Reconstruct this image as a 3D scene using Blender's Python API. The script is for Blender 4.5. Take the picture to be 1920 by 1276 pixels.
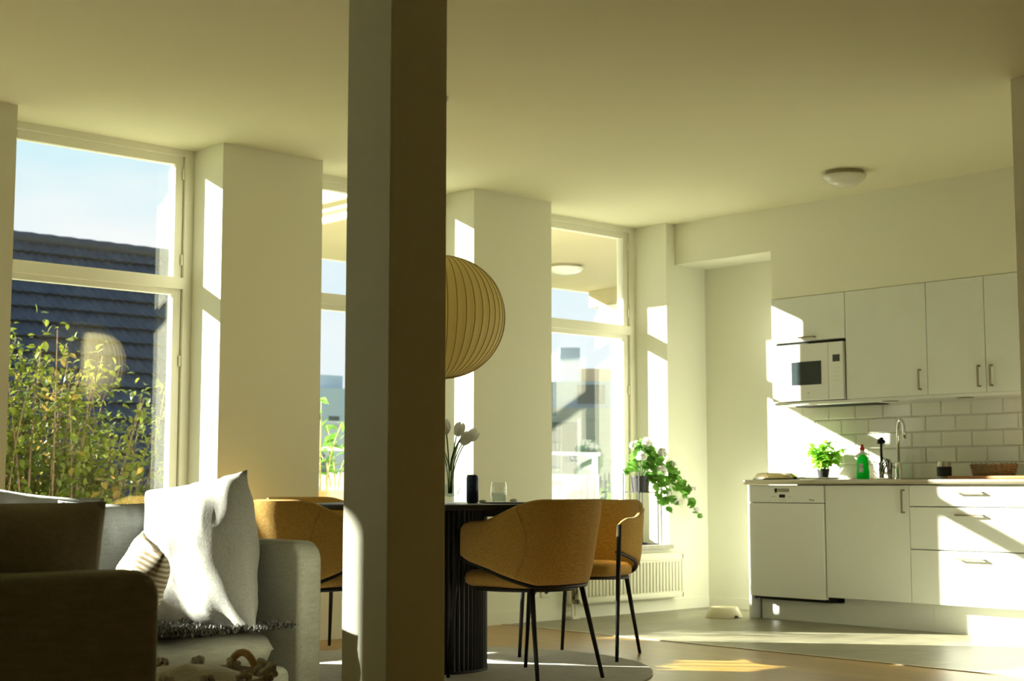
import bpy, bmesh, math, random
from math import sin, cos, pi, radians, sqrt, atan2
from mathutils import Vector, Matrix, Euler, noise
for o in list(bpy.data.objects): bpy.data.objects.remove(o)
SC = bpy.context.scene
COL = SC.collection

# ------------------------------------------------------------------ camera
# X runs along the window wall (away to the right), Y along the kitchen wall (away to the left)
CAMZ = 0.86; YAW = radians(47.184); PITCH = radians(5.6575); FPX = 2759.15
Fw = Vector((cos(YAW)*cos(PITCH), sin(YAW)*cos(PITCH), sin(PITCH)))
Rt = Vector((sin(YAW), -cos(YAW), 0)); Up = Rt.cross(Fw)
cd = bpy.data.cameras.new('camera'); cam = bpy.data.objects.new('camera', cd); COL.objects.link(cam)
cd.sensor_width = 36; cd.lens = FPX/1920*36; cd.clip_start = 0.05; cd.clip_end = 600
cam.matrix_world = Matrix(((Rt.x, Up.x, -Fw.x, 0), (Rt.y, Up.y, -Fw.y, 0), (Rt.z, Up.z, -Fw.z, CAMZ), (0, 0, 0, 1)))
cd.dof.use_dof = True; cd.dof.focus_distance = 5.6; cd.dof.aperture_fstop = 5.6
SC.camera = cam

# ------------------------------------------------------------------ light
SUN_DIR = Vector((0.7696, -1.0, -0.48)).normalized()
SUN_STRENGTH = 30.0; SKY_STRENGTH = 0.95
SC.view_settings.view_transform = 'Standard'; SC.view_settings.look = 'None'
SC.view_settings.gamma = 1.0; SC.view_settings.exposure = 0.35
SC.view_settings.use_curve_mapping = False
sl = bpy.data.lights.new('sun', 'SUN'); sl.energy = SUN_STRENGTH; sl.angle = radians(0.8); sl.color = (1.0, 0.985, 0.84)
so = bpy.data.objects.new('sun', sl); COL.objects.link(so)
so.rotation_euler = SUN_DIR.to_track_quat('-Z', 'Y').to_euler(); so.location = (-20, 40, 25)

W = bpy.data.worlds.new('sky'); SC.world = W; W.use_nodes = True
nt = W.node_tree; nt.nodes.clear()
def wn(t, **k):
    n = nt.nodes.new(t)
    for a, b in k.items(): setattr(n, a, b)
    return n
tc = wn('ShaderNodeTexCoord'); sep = wn('ShaderNodeSeparateXYZ'); nt.links.new(tc.outputs['Generated'], sep.inputs[0])
rmp = wn('ShaderNodeValToRGB'); nt.links.new(sep.outputs['Z'], rmp.inputs[0])
e = rmp.color_ramp.elements
e[0].position = 0.0; e[0].color = (0.86, 0.90, 0.93, 1); e[1].position = 0.75; e[1].color = (0.20, 0.45, 0.80, 1)
m = e.new(0.10); m.color = (0.80, 0.89, 0.96, 1); m = e.new(0.22); m.color = (0.60, 0.83, 0.94, 1)
nz = wn('ShaderNodeTexNoise'); nz.inputs['Scale'].default_value = 3.2; nz.inputs['Detail'].default_value = 6
mp = wn('ShaderNodeMapping'); mp.inputs['Scale'].default_value = (1, 1, 3.0); mp.inputs['Location'].default_value = (0.3, 1.7, 0.2)
nt.links.new(tc.outputs['Generated'], mp.inputs[0]); nt.links.new(mp.outputs[0], nz.inputs['Vector'])
cr = wn('ShaderNodeValToRGB'); nt.links.new(nz.outputs[0], cr.inputs[0])
cr.color_ramp.elements[0].position = 0.50; cr.color_ramp.elements[1].position = 0.72
mx = wn('ShaderNodeMixRGB'); nt.links.new(cr.outputs[0], mx.inputs[0]); nt.links.new(rmp.outputs[0], mx.inputs[1])
mx.inputs[2].default_value = (0.93, 0.94, 0.95, 1)
bg = wn('ShaderNodeBackground'); bg.inputs[1].default_value = SKY_STRENGTH; nt.links.new(mx.outputs[0], bg.inputs[0])
wo = wn('ShaderNodeOutputWorld'); nt.links.new(bg.outputs[0], wo.inputs[0])

# ------------------------------------------------------------------ materials
MATS = {}
def mat(name, col, rough=0.6, metal=0.0, var=0.0, vscale=8.0, bump=0.0, bscale=60.0, spec=0.5, trans=0.0, ior=1.45,
        translucent=0.0, stretch=None, sheen=0.0, col2=None, emit=None, coat=0.0):
    if name in MATS: return MATS[name]
    m = bpy.data.materials.new(name); m.use_nodes = True; MATS[name] = m
    t = m.node_tree; b = t.nodes['Principled BSDF']; N = t.nodes.new; L = t.links.new
    c4 = (*col, 1)
    b.inputs['Base Color'].default_value = c4; b.inputs['Roughness'].default_value = rough; b.inputs['Metallic'].default_value = metal
    b.inputs['Specular IOR Level'].default_value = spec; b.inputs['IOR'].default_value = ior
    if trans: b.inputs['Transmission Weight'].default_value = trans
    if sheen: b.inputs['Sheen Weight'].default_value = sheen
    if coat: b.inputs['Coat Weight'].default_value = coat; b.inputs['Coat Roughness'].default_value = 0.1
    tcn = N('ShaderNodeTexCoord'); mpn = N('ShaderNodeMapping'); L(tcn.outputs['Object'], mpn.inputs[0])
    if stretch: mpn.inputs['Scale'].default_value = stretch
    cout = None
    if var or col2:
        n = N('ShaderNodeTexNoise'); n.inputs['Scale'].default_value = vscale; n.inputs['Detail'].default_value = 5
        L(mpn.outputs[0], n.inputs['Vector'])
        r = N('ShaderNodeValToRGB'); L(n.outputs[0], r.inputs[0])
        r.color_ramp.elements[0].position = 0.32; r.color_ramp.elements[1].position = 0.68
        a = col if col2 else tuple(x*(1-var) for x in col); z = col2 if col2 else tuple(min(1, x*(1+var)) for x in col)
        r.color_ramp.elements[0].color = (*a, 1); r.color_ramp.elements[1].color = (*z, 1)
        L(r.outputs[0], b.inputs['Base Color']); cout = r.outputs[0]
    if bump:
        n = N('ShaderNodeTexNoise'); n.inputs['Scale'].default_value = bscale; n.inputs['Detail'].default_value = 4
        L(mpn.outputs[0], n.inputs['Vector'])
        bp = N('ShaderNodeBump'); bp.inputs['Strength'].default_value = bump; bp.inputs['Distance'].default_value = 0.01
        L(n.outputs[0], bp.inputs['Height']); L(bp.outputs[0], b.inputs['Normal'])
    if translucent:
        tr = N('ShaderNodeBsdfTranslucent'); ms = N('ShaderNodeMixShader'); ms.inputs[0].default_value = translucent
        if cout: L(cout, tr.inputs[0])
        else: tr.inputs[0].default_value = c4
        L(b.outputs[0], ms.inputs[1]); L(tr.outputs[0], ms.inputs[2])
        L(ms.outputs[0], t.nodes['Material Output'].inputs[0])
    return m

def fabric(name, col, col2=None, scale=420.0, bump=0.35, rough=0.9):
    if name in MATS: return MATS[name]
    m = bpy.data.materials.new(name); m.use_nodes = True; MATS[name] = m
    t = m.node_tree; b = t.nodes['Principled BSDF']; N = t.nodes.new; L = t.links.new
    b.inputs['Roughness'].default_value = rough; b.inputs['Specular IOR Level'].default_value = 0.15
    b.inputs['Sheen Weight'].default_value = 0.15
    tcn = N('ShaderNodeTexCoord')
    vals = []
    for st in ((1, 0.08, 1), (0.08, 1, 0.35)):
        mp_ = N('ShaderNodeMapping'); mp_.inputs['Scale'].default_value = st; L(tcn.outputs['Object'], mp_.inputs[0])
        n = N('ShaderNodeTexNoise'); n.inputs['Scale'].default_value = scale; n.inputs['Detail'].default_value = 2
        L(mp_.outputs[0], n.inputs['Vector']); vals.append(n.outputs[0])
    ad = N('ShaderNodeMath'); ad.operation = 'ADD'; L(vals[0], ad.inputs[0]); L(vals[1], ad.inputs[1])
    hf = N('ShaderNodeMath'); hf.operation = 'MULTIPLY'; hf.inputs[1].default_value = 0.5; L(ad.outputs[0], hf.inputs[0])
    r = N('ShaderNodeValToRGB'); L(hf.outputs[0], r.inputs[0])
    r.color_ramp.elements[0].position = 0.36; r.color_ramp.elements[1].position = 0.64
    c2 = col2 or tuple(min(1, x*1.12) for x in col); c1 = tuple(x*0.85 for x in col)
    r.color_ramp.elements[0].color = (*c1, 1); r.color_ramp.elements[1].color = (*c2, 1)
    L(r.outputs[0], b.inputs['Base Color'])
    bp = N('ShaderNodeBump'); bp.inputs['Strength'].default_value = bump; bp.inputs['Distance'].default_value = 0.002
    L(hf.outputs[0], bp.inputs['Height']); L(bp.outputs[0], b.inputs['Normal'])
    return m

def pane_mat(name, tint, refl, rough=0.0):
    """thin pane: clear transmission plus Schlick reflection, the same from both sides"""
    m = bpy.data.materials.new(name); m.use_nodes = True
    t = m.node_tree; t.nodes.clear(); N = t.nodes.new; L = t.links.new
    def mth(op, *a):
        n = N('ShaderNodeMath'); n.operation = op
        for i, v in enumerate(a):
            if isinstance(v, (int, float)): n.inputs[i].default_value = v
            else: L(v, n.inputs[i])
        return n.outputs[0]
    g = N('ShaderNodeNewGeometry'); d = N('ShaderNodeVectorMath'); d.operation = 'DOT_PRODUCT'
    L(g.outputs['Incoming'], d.inputs[0]); L(g.outputs['Normal'], d.inputs[1])
    c = mth('ABSOLUTE', d.outputs['Value']); p = mth('POWER', mth('SUBTRACT', 1.0, c), 5.0)
    F_ = mth('MINIMUM', mth('MULTIPLY', mth('ADD', mth('MULTIPLY', p, 0.96), 0.04), refl), 1.0)
    tr = N('ShaderNodeBsdfTransparent'); tr.inputs[0].default_value = (*tint, 1)
    gl = N('ShaderNodeBsdfGlossy'); gl.inputs['Roughness'].default_value = rough; gl.inputs[0].default_value = (1, 1, 1, 1)
    ms = N('ShaderNodeMixShader'); L(F_, ms.inputs[0]); L(tr.outputs[0], ms.inputs[1]); L(gl.outputs[0], ms.inputs[2])
    o = N('ShaderNodeOutputMaterial'); L(ms.outputs[0], o.inputs[0])
    return m
def glass_pane_mat(): return pane_mat('double_glazing', (0.97, 0.98, 0.97), 1.7)
def thin_glass_mat(name, tint=(0.97, 0.98, 0.98), refl=1.0): return pane_mat(name, tint, refl, 0.02)

def wood_floor_mat():
    m = bpy.data.materials.new('oak_boards'); m.use_nodes = True
    t = m.node_tree; b = t.nodes['Principled BSDF']; N = t.nodes.new; L = t.links.new
    tcn = N('ShaderNodeTexCoord'); mp_ = N('ShaderNodeMapping'); L(tcn.outputs['Object'], mp_.inputs[0])
    mp_.inputs['Rotation'].default_value = (0, 0, pi/2)
    br = N('ShaderNodeTexBrick'); L(mp_.outputs[0], br.inputs['Vector']); br.inputs['Scale'].default_value = 1.0
    br.inputs['Brick Width'].default_value = 1.8; br.inputs['Row Height'].default_value = 0.14; br.inputs['Mortar Size'].default_value = 0.0012
    br.inputs['Color1'].default_value = (0.43, 0.265, 0.065, 1); br.inputs['Color2'].default_value = (0.35, 0.205, 0.045, 1); br.inputs['Mortar'].default_value = (0.16, 0.085, 0.03, 1)
    mp2 = N('ShaderNodeMapping'); mp2.inputs['Scale'].default_value = (14, 0.8, 1); L(tcn.outputs['Object'], mp2.inputs[0])
    n = N('ShaderNodeTexNoise'); n.inputs['Scale'].default_value = 5; n.inputs['Detail'].default_value = 6; L(mp2.outputs[0], n.inputs['Vector'])
    r = N('ShaderNodeValToRGB'); L(n.outputs[0], r.inputs[0]); r.color_ramp.elements[0].color = (0.72, 0.68, 0.62, 1); r.color_ramp.elements[1].color = (1.15, 1.12, 1.05, 1)
    mx_ = N('ShaderNodeMixRGB'); mx_.blend_type = 'MULTIPLY'; mx_.inputs[0].default_value = 1; L(br.outputs[0], mx_.inputs[1]); L(r.outputs[0], mx_.inputs[2])
    L(mx_.outputs[0], b.inputs['Base Color']); b.inputs['Roughness'].default_value = 0.33
    bp = N('ShaderNodeBump'); bp.inputs['Strength'].default_value = 0.12; bp.inputs['Distance'].default_value = 0.003; L(n.outputs[0], bp.inputs['Height']); L(bp.outputs[0], b.inputs['Normal'])
    return m
def slate_floor_mat():
    m = bpy.data.materials.new('slate_vinyl'); m.use_nodes = True
    t = m.node_tree; b = t.nodes['Principled BSDF']; N = t.nodes.new; L = t.links.new
    tcn = N('ShaderNodeTexCoord'); mp_ = N('ShaderNodeMapping'); L(tcn.outputs['Object'], mp_.inputs[0])
    br = N('ShaderNodeTexBrick'); L(mp_.outputs[0], br.inputs['Vector']); br.inputs['Scale'].default_value = 1.0
    br.inputs['Brick Width'].default_value = 0.6; br.inputs['Row Height'].default_value = 0.3; br.inputs['Mortar Size'].default_value = 0.003
    br.inputs['Color1'].default_value = (0.29, 0.27, 0.19, 1); br.inputs['Color2'].default_value = (0.24, 0.22, 0.15, 1); br.inputs['Mortar'].default_value = (0.13, 0.12, 0.085, 1)
    n = N('ShaderNodeTexNoise'); n.inputs['Scale'].default_value = 7; n.inputs['Detail'].default_value = 8; L(mp_.outputs[0], n.inputs['Vector'])
    r = N('ShaderNodeValToRGB'); L(n.outputs[0], r.inputs[0]); r.color_ramp.elements[0].color = (0.65, 0.65, 0.65, 1); r.color_ramp.elements[1].color = (1.25, 1.25, 1.2, 1)
    mx_ = N('ShaderNodeMixRGB'); mx_.blend_type = 'MULTIPLY'; mx_.inputs[0].default_value = 1; L(br.outputs[0], mx_.inputs[1]); L(r.outputs[0], mx_.inputs[2])
    L(mx_.outputs[0], b.inputs['Base Color']); b.inputs['Roughness'].default_value = 0.38
    bp = N('ShaderNodeBump'); bp.inputs['Strength'].default_value = 0.25; bp.inputs['Distance'].default_value = 0.006; L(n.outputs[0], bp.inputs['Height']); L(bp.outputs[0], b.inputs['Normal'])
    return m
def stripe_fabric():
    m = bpy.data.materials.new('striped_linen'); m.use_nodes = True
    t = m.node_tree; b = t.nodes['Principled BSDF']; N = t.nodes.new; L = t.links.new
    tcn = N('ShaderNodeTexCoord'); w = N('ShaderNodeTexWave'); w.bands_direction = 'Z'; w.inputs['Scale'].default_value = 22; w.inputs['Distortion'].default_value = 0.25
    L(tcn.outputs['Object'], w.inputs['Vector'])
    r = N('ShaderNodeValToRGB'); L(w.outputs[0], r.inputs[0]); r.color_ramp.elements[0].position = 0.45; r.color_ramp.elements[1].position = 0.6
    r.color_ramp.elements[0].color = (0.42, 0.32, 0.19, 1); r.color_ramp.elements[1].color = (0.80, 0.75, 0.64, 1)
    L(r.outputs[0], b.inputs['Base Color']); b.inputs['Roughness'].default_value = 0.9
    return m

WALLC = (0.82, 0.81, 0.66)
M_wall = mat('wall_paint', WALLC, 0.75, bump=0.05, bscale=220, spec=0.25)
M_rear = mat('warm_bounce_paint', (0.55, 0.39, 0.16), 0.8, bump=0.05, bscale=200)  # unseen rear and side walls, ochre invented to warm the bounced light
M_ceil = mat('ceiling_paint', (0.76, 0.73, 0.51), 0.9, bump=0.03, bscale=160, spec=0.1)
M_trim = mat('white_gloss_trim', (0.84, 0.82, 0.68), 0.4, spec=0.4)
M_frame = mat('window_frame_paint', (0.82, 0.80, 0.66), 0.42, spec=0.4)
M_white = mat('cabinet_white', (0.75, 0.77, 0.71), 0.42, var=0.01, spec=0.4)
M_whitegloss = mat('appliance_white', (0.78, 0.79, 0.74), 0.25, spec=0.5)
M_glass = glass_pane_mat()
M_clear = thin_glass_mat('clear_glass', refl=1.6)
M_water = thin_glass_mat('water', (0.86, 0.92, 0.95), refl=1.0)
M_wood = wood_floor_mat(); M_slate = slate_floor_mat()
M_black = mat('black_metal', (0.012, 0.012, 0.012), 0.45, metal=0.3, bump=0.02)
M_blackwood = mat('black_stained_wood', (0.012, 0.012, 0.013), 0.5, var=0.3, vscale=12, stretch=(1, 1, 0.1), bump=0.1, bscale=80)
M_chrome = mat('chrome', (0.75, 0.75, 0.74), 0.08, metal=1.0, bump=0.0)
M_steel = mat('brushed_steel', (0.46, 0.42, 0.34), 0.34, metal=1.0, var=0.06, vscale=30, stretch=(1, 0.05, 1))
M_handle = mat('bronzed_handle', (0.30, 0.25, 0.17), 0.35, metal=0.9, var=0.04)
M_darkgap = mat('dark_void', (0.015, 0.014, 0.012), 0.8, var=0.1)
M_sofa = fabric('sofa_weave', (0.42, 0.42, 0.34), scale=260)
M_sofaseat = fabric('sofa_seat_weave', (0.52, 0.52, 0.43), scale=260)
M_pillow = fabric('pillow_cotton', (0.44, 0.44, 0.41), scale=330, bump=0.25)
M_pillow2 = fabric('pillow_grey', (0.38, 0.40, 0.40), scale=330, bump=0.25)
M_pillow3 = fabric('pillow_taupe', (0.46, 0.43, 0.33), scale=330, bump=0.25)
M_chair = fabric('mustard_weave', (0.43, 0.255, 0.055), (0.56, 0.35, 0.095), scale=360, bump=0.45)
M_rug = fabric('grey_rug', (0.40, 0.38, 0.33), (0.50, 0.48, 0.42), scale=90, bump=0.9)
M_stripe = stripe_fabric()
M_tile = mat('glazed_tile', (0.74, 0.74, 0.66), 0.10, var=0.02, vscale=3, spec=0.6)
M_grout = mat('tile_grout', (0.52, 0.51, 0.42), 0.9, var=0.05, vscale=60)
M_leaf = mat('leaf_green', (0.09, 0.26, 0.03), 0.45, col2=(0.20, 0.42, 0.06), vscale=9, translucent=0.35)
M_basil = mat('basil_green', (0.16, 0.45, 0.03), 0.4, col2=(0.32, 0.62, 0.06), vscale=14, translucent=0.4)
M_petal = mat('white_petal', (0.88, 0.88, 0.84), 0.5, var=0.03, translucent=0.5)
M_stem = mat('stem_green', (0.10, 0.24, 0.04), 0.5, var=0.2)
M_pot = mat('black_pot', (0.02, 0.02, 0.02), 0.55, var=0.2)
M_wick = mat('wicker', (0.16, 0.10, 0.045), 0.7, col2=(0.30, 0.20, 0.09), vscale=60, bump=0.4)
M_rattan = mat('rattan', (0.50, 0.31, 0.11), 0.5, col2=(0.62, 0.42, 0.17), vscale=40, bump=0.2)
M_board = mat('acacia_board', (0.33, 0.13, 0.035), 0.5, col2=(0.48, 0.21, 0.06), vscale=14, stretch=(1, 0.1, 1))
M_bark = mat('bark', (0.14, 0.09, 0.05), 0.9, var=0.3, bump=0.5)

# ------------------------------------------------------------------ mesh helpers
class MB:
    def __init__(s): s.v = []; s.f = []
    def add(s, vs, fs):
        n = len(s.v); s.v += [tuple(p) for p in vs]; s.f += [tuple(i+n for i in q) for q in fs]; return s
    def box(s, x0, x1, y0, y1, z0, z1, M=None):
        p = [Vector((x, y, z)) for z in (z0, z1) for y in (y0, y1) for x in (x0, x1)]
        if M: p = [M @ q for q in p]
        return s.add(p, [(0, 2, 3, 1), (4, 5, 7, 6), (0, 1, 5, 4), (2, 6, 7, 3), (0, 4, 6, 2), (1, 3, 7, 5)])
    def rbox(s, x0, x1, y0, y1, z0, z1, r, seg=3):
        b = bmesh.new(); bmesh.ops.create_cube(b, size=1)
        for v in b.verts: v.co = Vector(((x0+x1)/2+v.co.x*(x1-x0), (y0+y1)/2+v.co.y*(y1-y0), (z0+z1)/2+v.co.z*(z1-z0)))
        bmesh.ops.bevel(b, geom=b.edges[:], offset=r, segments=seg, affect='EDGES', profile=0.5)
        b.verts.index_update(); n = len(s.v); s.v += [tuple(v.co) for v in b.verts]; s.f += [tuple(v.index+n for v in q.verts) for q in b.faces]; b.free(); return s
    def lathe(s, prof, c=(0, 0, 0), seg=24, sx=1, sy=1):
        n = len(prof); vs = []; fs = []
        for i in range(seg):
            a = 2*pi*i/seg
            for r, z in prof: vs.append((c[0]+r*cos(a)*sx, c[1]+r*sin(a)*sy, c[2]+z))
        for i in range(seg):
            j = (i+1) % seg
            for k in range(n-1): fs.append((i*n+k, j*n+k, j*n+k+1, i*n+k+1))
        return s.add(vs, fs)
    def tube(s, pts, r, seg=8, cap=True):
        pts = [Vector(p) for p in pts]; n = len(pts); vs = []; fs = []
        rs = r if isinstance(r, (list, tuple)) else [r]*n
        prev = None
        for i, p in enumerate(pts):
            d = (pts[min(i+1, n-1)]-pts[max(i-1, 0)]).normalized()
            if prev is None:
                a = Vector((0, 0, 1)) if abs(d.z) < 0.9 else Vector((1, 0, 0)); u = d.cross(a).normalized()
            else: u = (prev-d*prev.dot(d)).normalized()
            prev = u; w = d.cross(u)
            for k in range(seg):
                t = 2*pi*k/seg; vs.append(p+(u*cos(t)+w*sin(t))*rs[i])
        for i in range(n-1):
            for k in range(seg):
                l = (k+1) % seg; fs.append((i*seg+k, i*seg+l, (i+1)*seg+l, (i+1)*seg+k))
        if cap: fs.append(tuple(range(seg-1, -1, -1))); fs.append(tuple((n-1)*seg+k for k in range(seg)))
        return s.add(vs, fs)
    def ball(s, c, r, seg=10, rings=6, sx=1, sy=1, sz=1, jit=0, rnd=None):
        vs = [(c[0], c[1], c[2]-r*sz)]; fs = []
        for i in range(1, rings):
            t = -pi/2+pi*i/rings
            for k in range(seg):
                a = 2*pi*k/seg; q = r*(1+(rnd.uniform(-jit, jit) if rnd else 0)); vs.append((c[0]+q*cos(t)*cos(a)*sx, c[1]+q*cos(t)*sin(a)*sy, c[2]+q*sin(t)*sz))
        vs.append((c[0], c[1], c[2]+r*sz)); e_ = len(vs)-1
        for k in range(seg):
            l = (k+1) % seg; fs.append((0, 1+l, 1+k)); fs.append((e_, 1+(rings-2)*seg+k, 1+(rings-2)*seg+l))
            for i in range(rings-2): fs.append((1+i*seg+k, 1+i*seg+l, 1+(i+1)*seg+l, 1+(i+1)*seg+k))
        return s.add(vs, fs)
    def xf(s, M): s.v = [tuple(M @ Vector(p)) for p in s.v]; return s
    def mesh(s, name, m, smooth=False):
        me = bpy.data.meshes.new(name); me.from_pydata(s.v, [], s.f); me.update()
        b = bmesh.new(); b.from_mesh(me); bmesh.ops.recalc_face_normals(b, faces=b.faces[:]); b.to_mesh(me); b.free()
        if smooth:
            for p in me.polygons: p.use_smooth = True
        if m: me.materials.append(m)
        return me
    def build(s, name, m, parent=None, smooth=False, origin=None, ang=None):
        """local coordinates: if origin is given the verts are in world space and get re-based"""
        if origin is not None: s.v = [(p[0]-origin[0], p[1]-origin[1], p[2]-origin[2]) for p in s.v]
        o = bpy.data.objects.new(name, s.mesh(name, m, smooth)); COL.objects.link(o)
        if parent: o.parent = parent
        if origin is not None: o.location = origin
        if ang: 
            for p in o.data.polygons: p.use_smooth = True
            o.data.set_sharp_from_angle(angle=radians(ang))
        return o
def tag(o, label, cat=None, group=None, kind=None):
    o['label'] = label
    if cat: o['category'] = cat
    if group: o['group'] = group
    if kind: o['kind'] = kind
    return o
def empty(name, loc=(0, 0, 0), rz=0.0, label=None, cat=None, group=None, kind=None):
    o = bpy.data.objects.new(name, None); COL.objects.link(o); o.location = loc; o.rotation_euler = (0, 0, rz); o.empty_display_size = 0.05
    if label: tag(o, label, cat, group, kind)
    elif kind: o['kind'] = kind
    return o
def struct(o, label=None):
    o['kind'] = 'structure'
    if label: o['label'] = label
    return o
def copy_tree(o, parent=None):
    c = o.copy(); COL.objects.link(c); c.parent = parent
    for ch in o.children: copy_tree(ch, c)
    return c
def bezier(p, n):
    p = [Vector(q) for q in p]; out = []
    for i in range(n+1):
        t = i/n; q = p[:]
        while len(q) > 1: q = [q[k].lerp(q[k+1], t) for k in range(len(q)-1)]
        out.append(q[0])
    return out

# ------------------------------------------------------------------ room shell
CEIL = 2.738; YW = 6.899; YF = 7.20; YO = 7.38      # wall face, frame face, outside face
XN = 8.323; XB = 7.99                               # niche/tile wall plane, bulkhead plane
XMIN = -2.8; YMIN = -2.8; XP = 6.236; YP = 3.326
SILL = 0.456; DIV = 6.31
PER = 1.831
WINS = [(-0.69, 0.55), (1.78, 2.404), (3.056, 4.232), (4.898, 6.064), (6.748, 7.896)]  # second window is unseen, narrowed to cut its light on the ceiling
struct(MB().box(XMIN-0.1, DIV, YMIN-0.1, YO, -0.12, 0).build('floor', M_wood), 'oak board floor of the living and dining area')
struct(MB().box(DIV, XN+0.2, YMIN-0.1, YO, -0.12, 0).build('floor_kitchen', M_slate), 'grey slate-look kitchen floor')
struct(MB().box(DIV-0.012, DIV+0.012, YP, YW, 0, 0.004).build('trim_1', mat('threshold_strip', (0.55, 0.50, 0.38), 0.4, metal=0.3)), 'thin pale threshold strip between oak and slate floor')
struct(MB().box(XMIN-0.1, XN+0.2, YMIN-0.1, YO, CEIL, CEIL+0.2).build('ceiling', M_ceil), 'plain painted ceiling')
# window wall: piers between full height windows
wl = MB()
edges = [XMIN-0.1] + [q for w in WINS for q in w] + [XN+0.2]
for i in range(0, len(edges), 2): wl.box(edges[i], edges[i+1], YW, YO, 0, CEIL)
for a, b in WINS: wl.box(a, b, YW, YO, 0, SILL-0.03)
struct(wl.build('wall_left', M_wall), 'cream window wall with deep piers between the tall windows')
wb = MB().box(XN, XN+0.2, YMIN-0.1, YW, 0, CEIL)
WK = struct(wb.build('wall_back', M_wall), 'cream kitchen wall behind worktop and cupboards')
bh = MB().box(XB, XN, 6.045, YW, 2.444, CEIL).box(XB, XN, YP, 6.045, 2.113, CEIL)
struct(bh.build('wall_bulkhead', M_wall), 'boxed-in bulkhead above the kitchen cupboards')
struct(MB().box(XP, XN, YMIN-0.1, YP, 0, CEIL).build('wall_right', M_wall), 'cream wall end at the right side of kitchen')
struct(MB().box(XMIN-0.2, XP, YMIN-0.2, YMIN, 0, CEIL).build('wall_rear', M_rear), 'rear wall of the room')
struct(MB().box(XMIN-0.2, XMIN, YMIN, YO, 0, CEIL).build('wall_side', M_rear), 'side wall of the room')
bb = MB().box(XN-0.012, XN, 6.12, YW-0.012, 0, 0.075)
struct(bb.build('baseboard_back', M_trim), 'white skirting board in the kitchen niche')
bb = MB().box(XMIN, XN, YW-0.012, YW, 0, 0.075)
struct(bb.build('baseboard_left', M_trim), 'white skirting board along the window wall')
# column
CX0, CY0, CS = 2.463, 3.150, 0.203
struct(MB().rbox(CX0, CX0+CS, CY0, CY0+CS, 0, CEIL, 0.003, 1).build('column', M_wall), 'square cream column standing between sofa and dining table')

# windows
M_sill = mat('stone_sill', (0.42, 0.40, 0.33), 0.4, var=0.12, vscale=30)
GY = 7.235
for i, (a, b) in enumerate(WINS):
    w = struct(empty('window_%d' % (i+1), ((a+b)/2, YF, SILL)), 'tall two-part window with cream frame ' + ['nearest the camera side', 'unseen before the sofa end, narrowed to limit its light', 'looking out on shrub and dark roof', 'half hidden by the column', 'with the trailing plant beside the kitchen'][i])
    og = ((a+b)/2, YF, SILL)
    def part(n, mb, m, **k):
        o = mb.build(n, m, None, origin=og, **k); o.location = (0, 0, 0); o.parent = w; return o
    f = 0.055; z0 = SILL; z1 = CEIL
    fm = MB().box(a, a+f, YF, YF+0.09, z0, z1).box(b-f, b, YF, YF+0.09, z0, z1).box(a+f, b-f, YF, YF+0.09, 2.70, z1).box(a+f, b-f, YF, YF+0.09, z0, z0+0.05)
    part('window_frame', fm, M_frame)
    part('transom', MB().box(a+f, b-f, YF-0.004, YF+0.085, 1.951, 2.014), M_frame)
    s = 0.05
    for q0, q1, nm in ((2.014, 2.70, 'upper_sash'), (z0+0.05, 1.951, 'lower_sash')):
        aa, bb_ = a+f+0.003, b-f-0.003; t = 0.046 if nm == 'upper_sash' else 0.03
        t2 = 0.006 if nm == 'upper_sash' else s
        sm = MB().box(aa, aa+s, YF+0.02, YF+0.07, q0, q1).box(bb_-s, bb_, YF+0.02, YF+0.07, q0, q1).box(aa+s, bb_-s, YF+0.02, YF+0.07, q1-t, q1).box(aa+s, bb_-s, YF+0.02, YF+0.07, q0, q0+t2)
        so_ = part(nm, sm, M_frame)
        g = part('pane', MB().box(aa+s-0.004, bb_-s+0.004, GY, GY+0.022, q0+t2-0.004, q1-t+0.004), M_glass)
        g.parent = so_
        zz = q0+0.012
        part('hinge', MB().lathe([(0, -0.03), (0.007, -0.03), (0.007, 0.03), (0, 0.03)], (bb_-0.004, YF+0.012, q0+0.10), 10), M_trim)
        part('hinge', MB().lathe([(0, -0.03), (0.007, -0.03), (0.007, 0.03), (0, 0.03)], (bb_-0.004, YF+0.012, q1-0.10 if nm == 'upper_sash' else 1.55), 10), M_trim)
    part('window_sill', MB().rbox(a-0.015 if i else a, b+0.015, YW-0.035, YF+0.02, SILL-0.03, SILL, 0.004, 2), M_sill)

# backsplash tiles on the kitchen wall
TZ0 = 0.906; rnd = random.Random(3)
tile_m = {}
def tile_mesh(w):
    w = round(w, 3)
    if w in tile_m: return tile_m[w]
    h = 0.0975; g = 0.008; d0 = 0.004; d1 = 0.008
    a, b = w/2-0.0012, h/2
    vs = [(-d0, y, z) for y, z in ((-a, -b), (a, -b), (a, b), (-a, b))] + [(-d1, y, z) for y, z in ((-a+g, -b+g), (a-g, -b+g), (a-g, b-g), (-a+g, b-g))]+[(0.001, y, z) for y, z in ((-a, -b), (a, -b), (a, b), (-a, b))]
    fs = [(4, 5, 6, 7)] + [(k, (k+1) % 4, 4+(k+1) % 4, 4+k) for k in range(4)] + [(8+k, 8+(k+1) % 4, (k+1) % 4, k) for k in range(4)] + [(11, 10, 9, 8)]
    tile_m[w] = MB().add(vs, fs).mesh('tile', M_tile); return tile_m[w]
gr = MB().box(XN-0.0025, XN, 3.4, 6.075, TZ0-0.004, 1.412).build('grout_bed', M_grout, WK)
TY = 6.075
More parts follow.
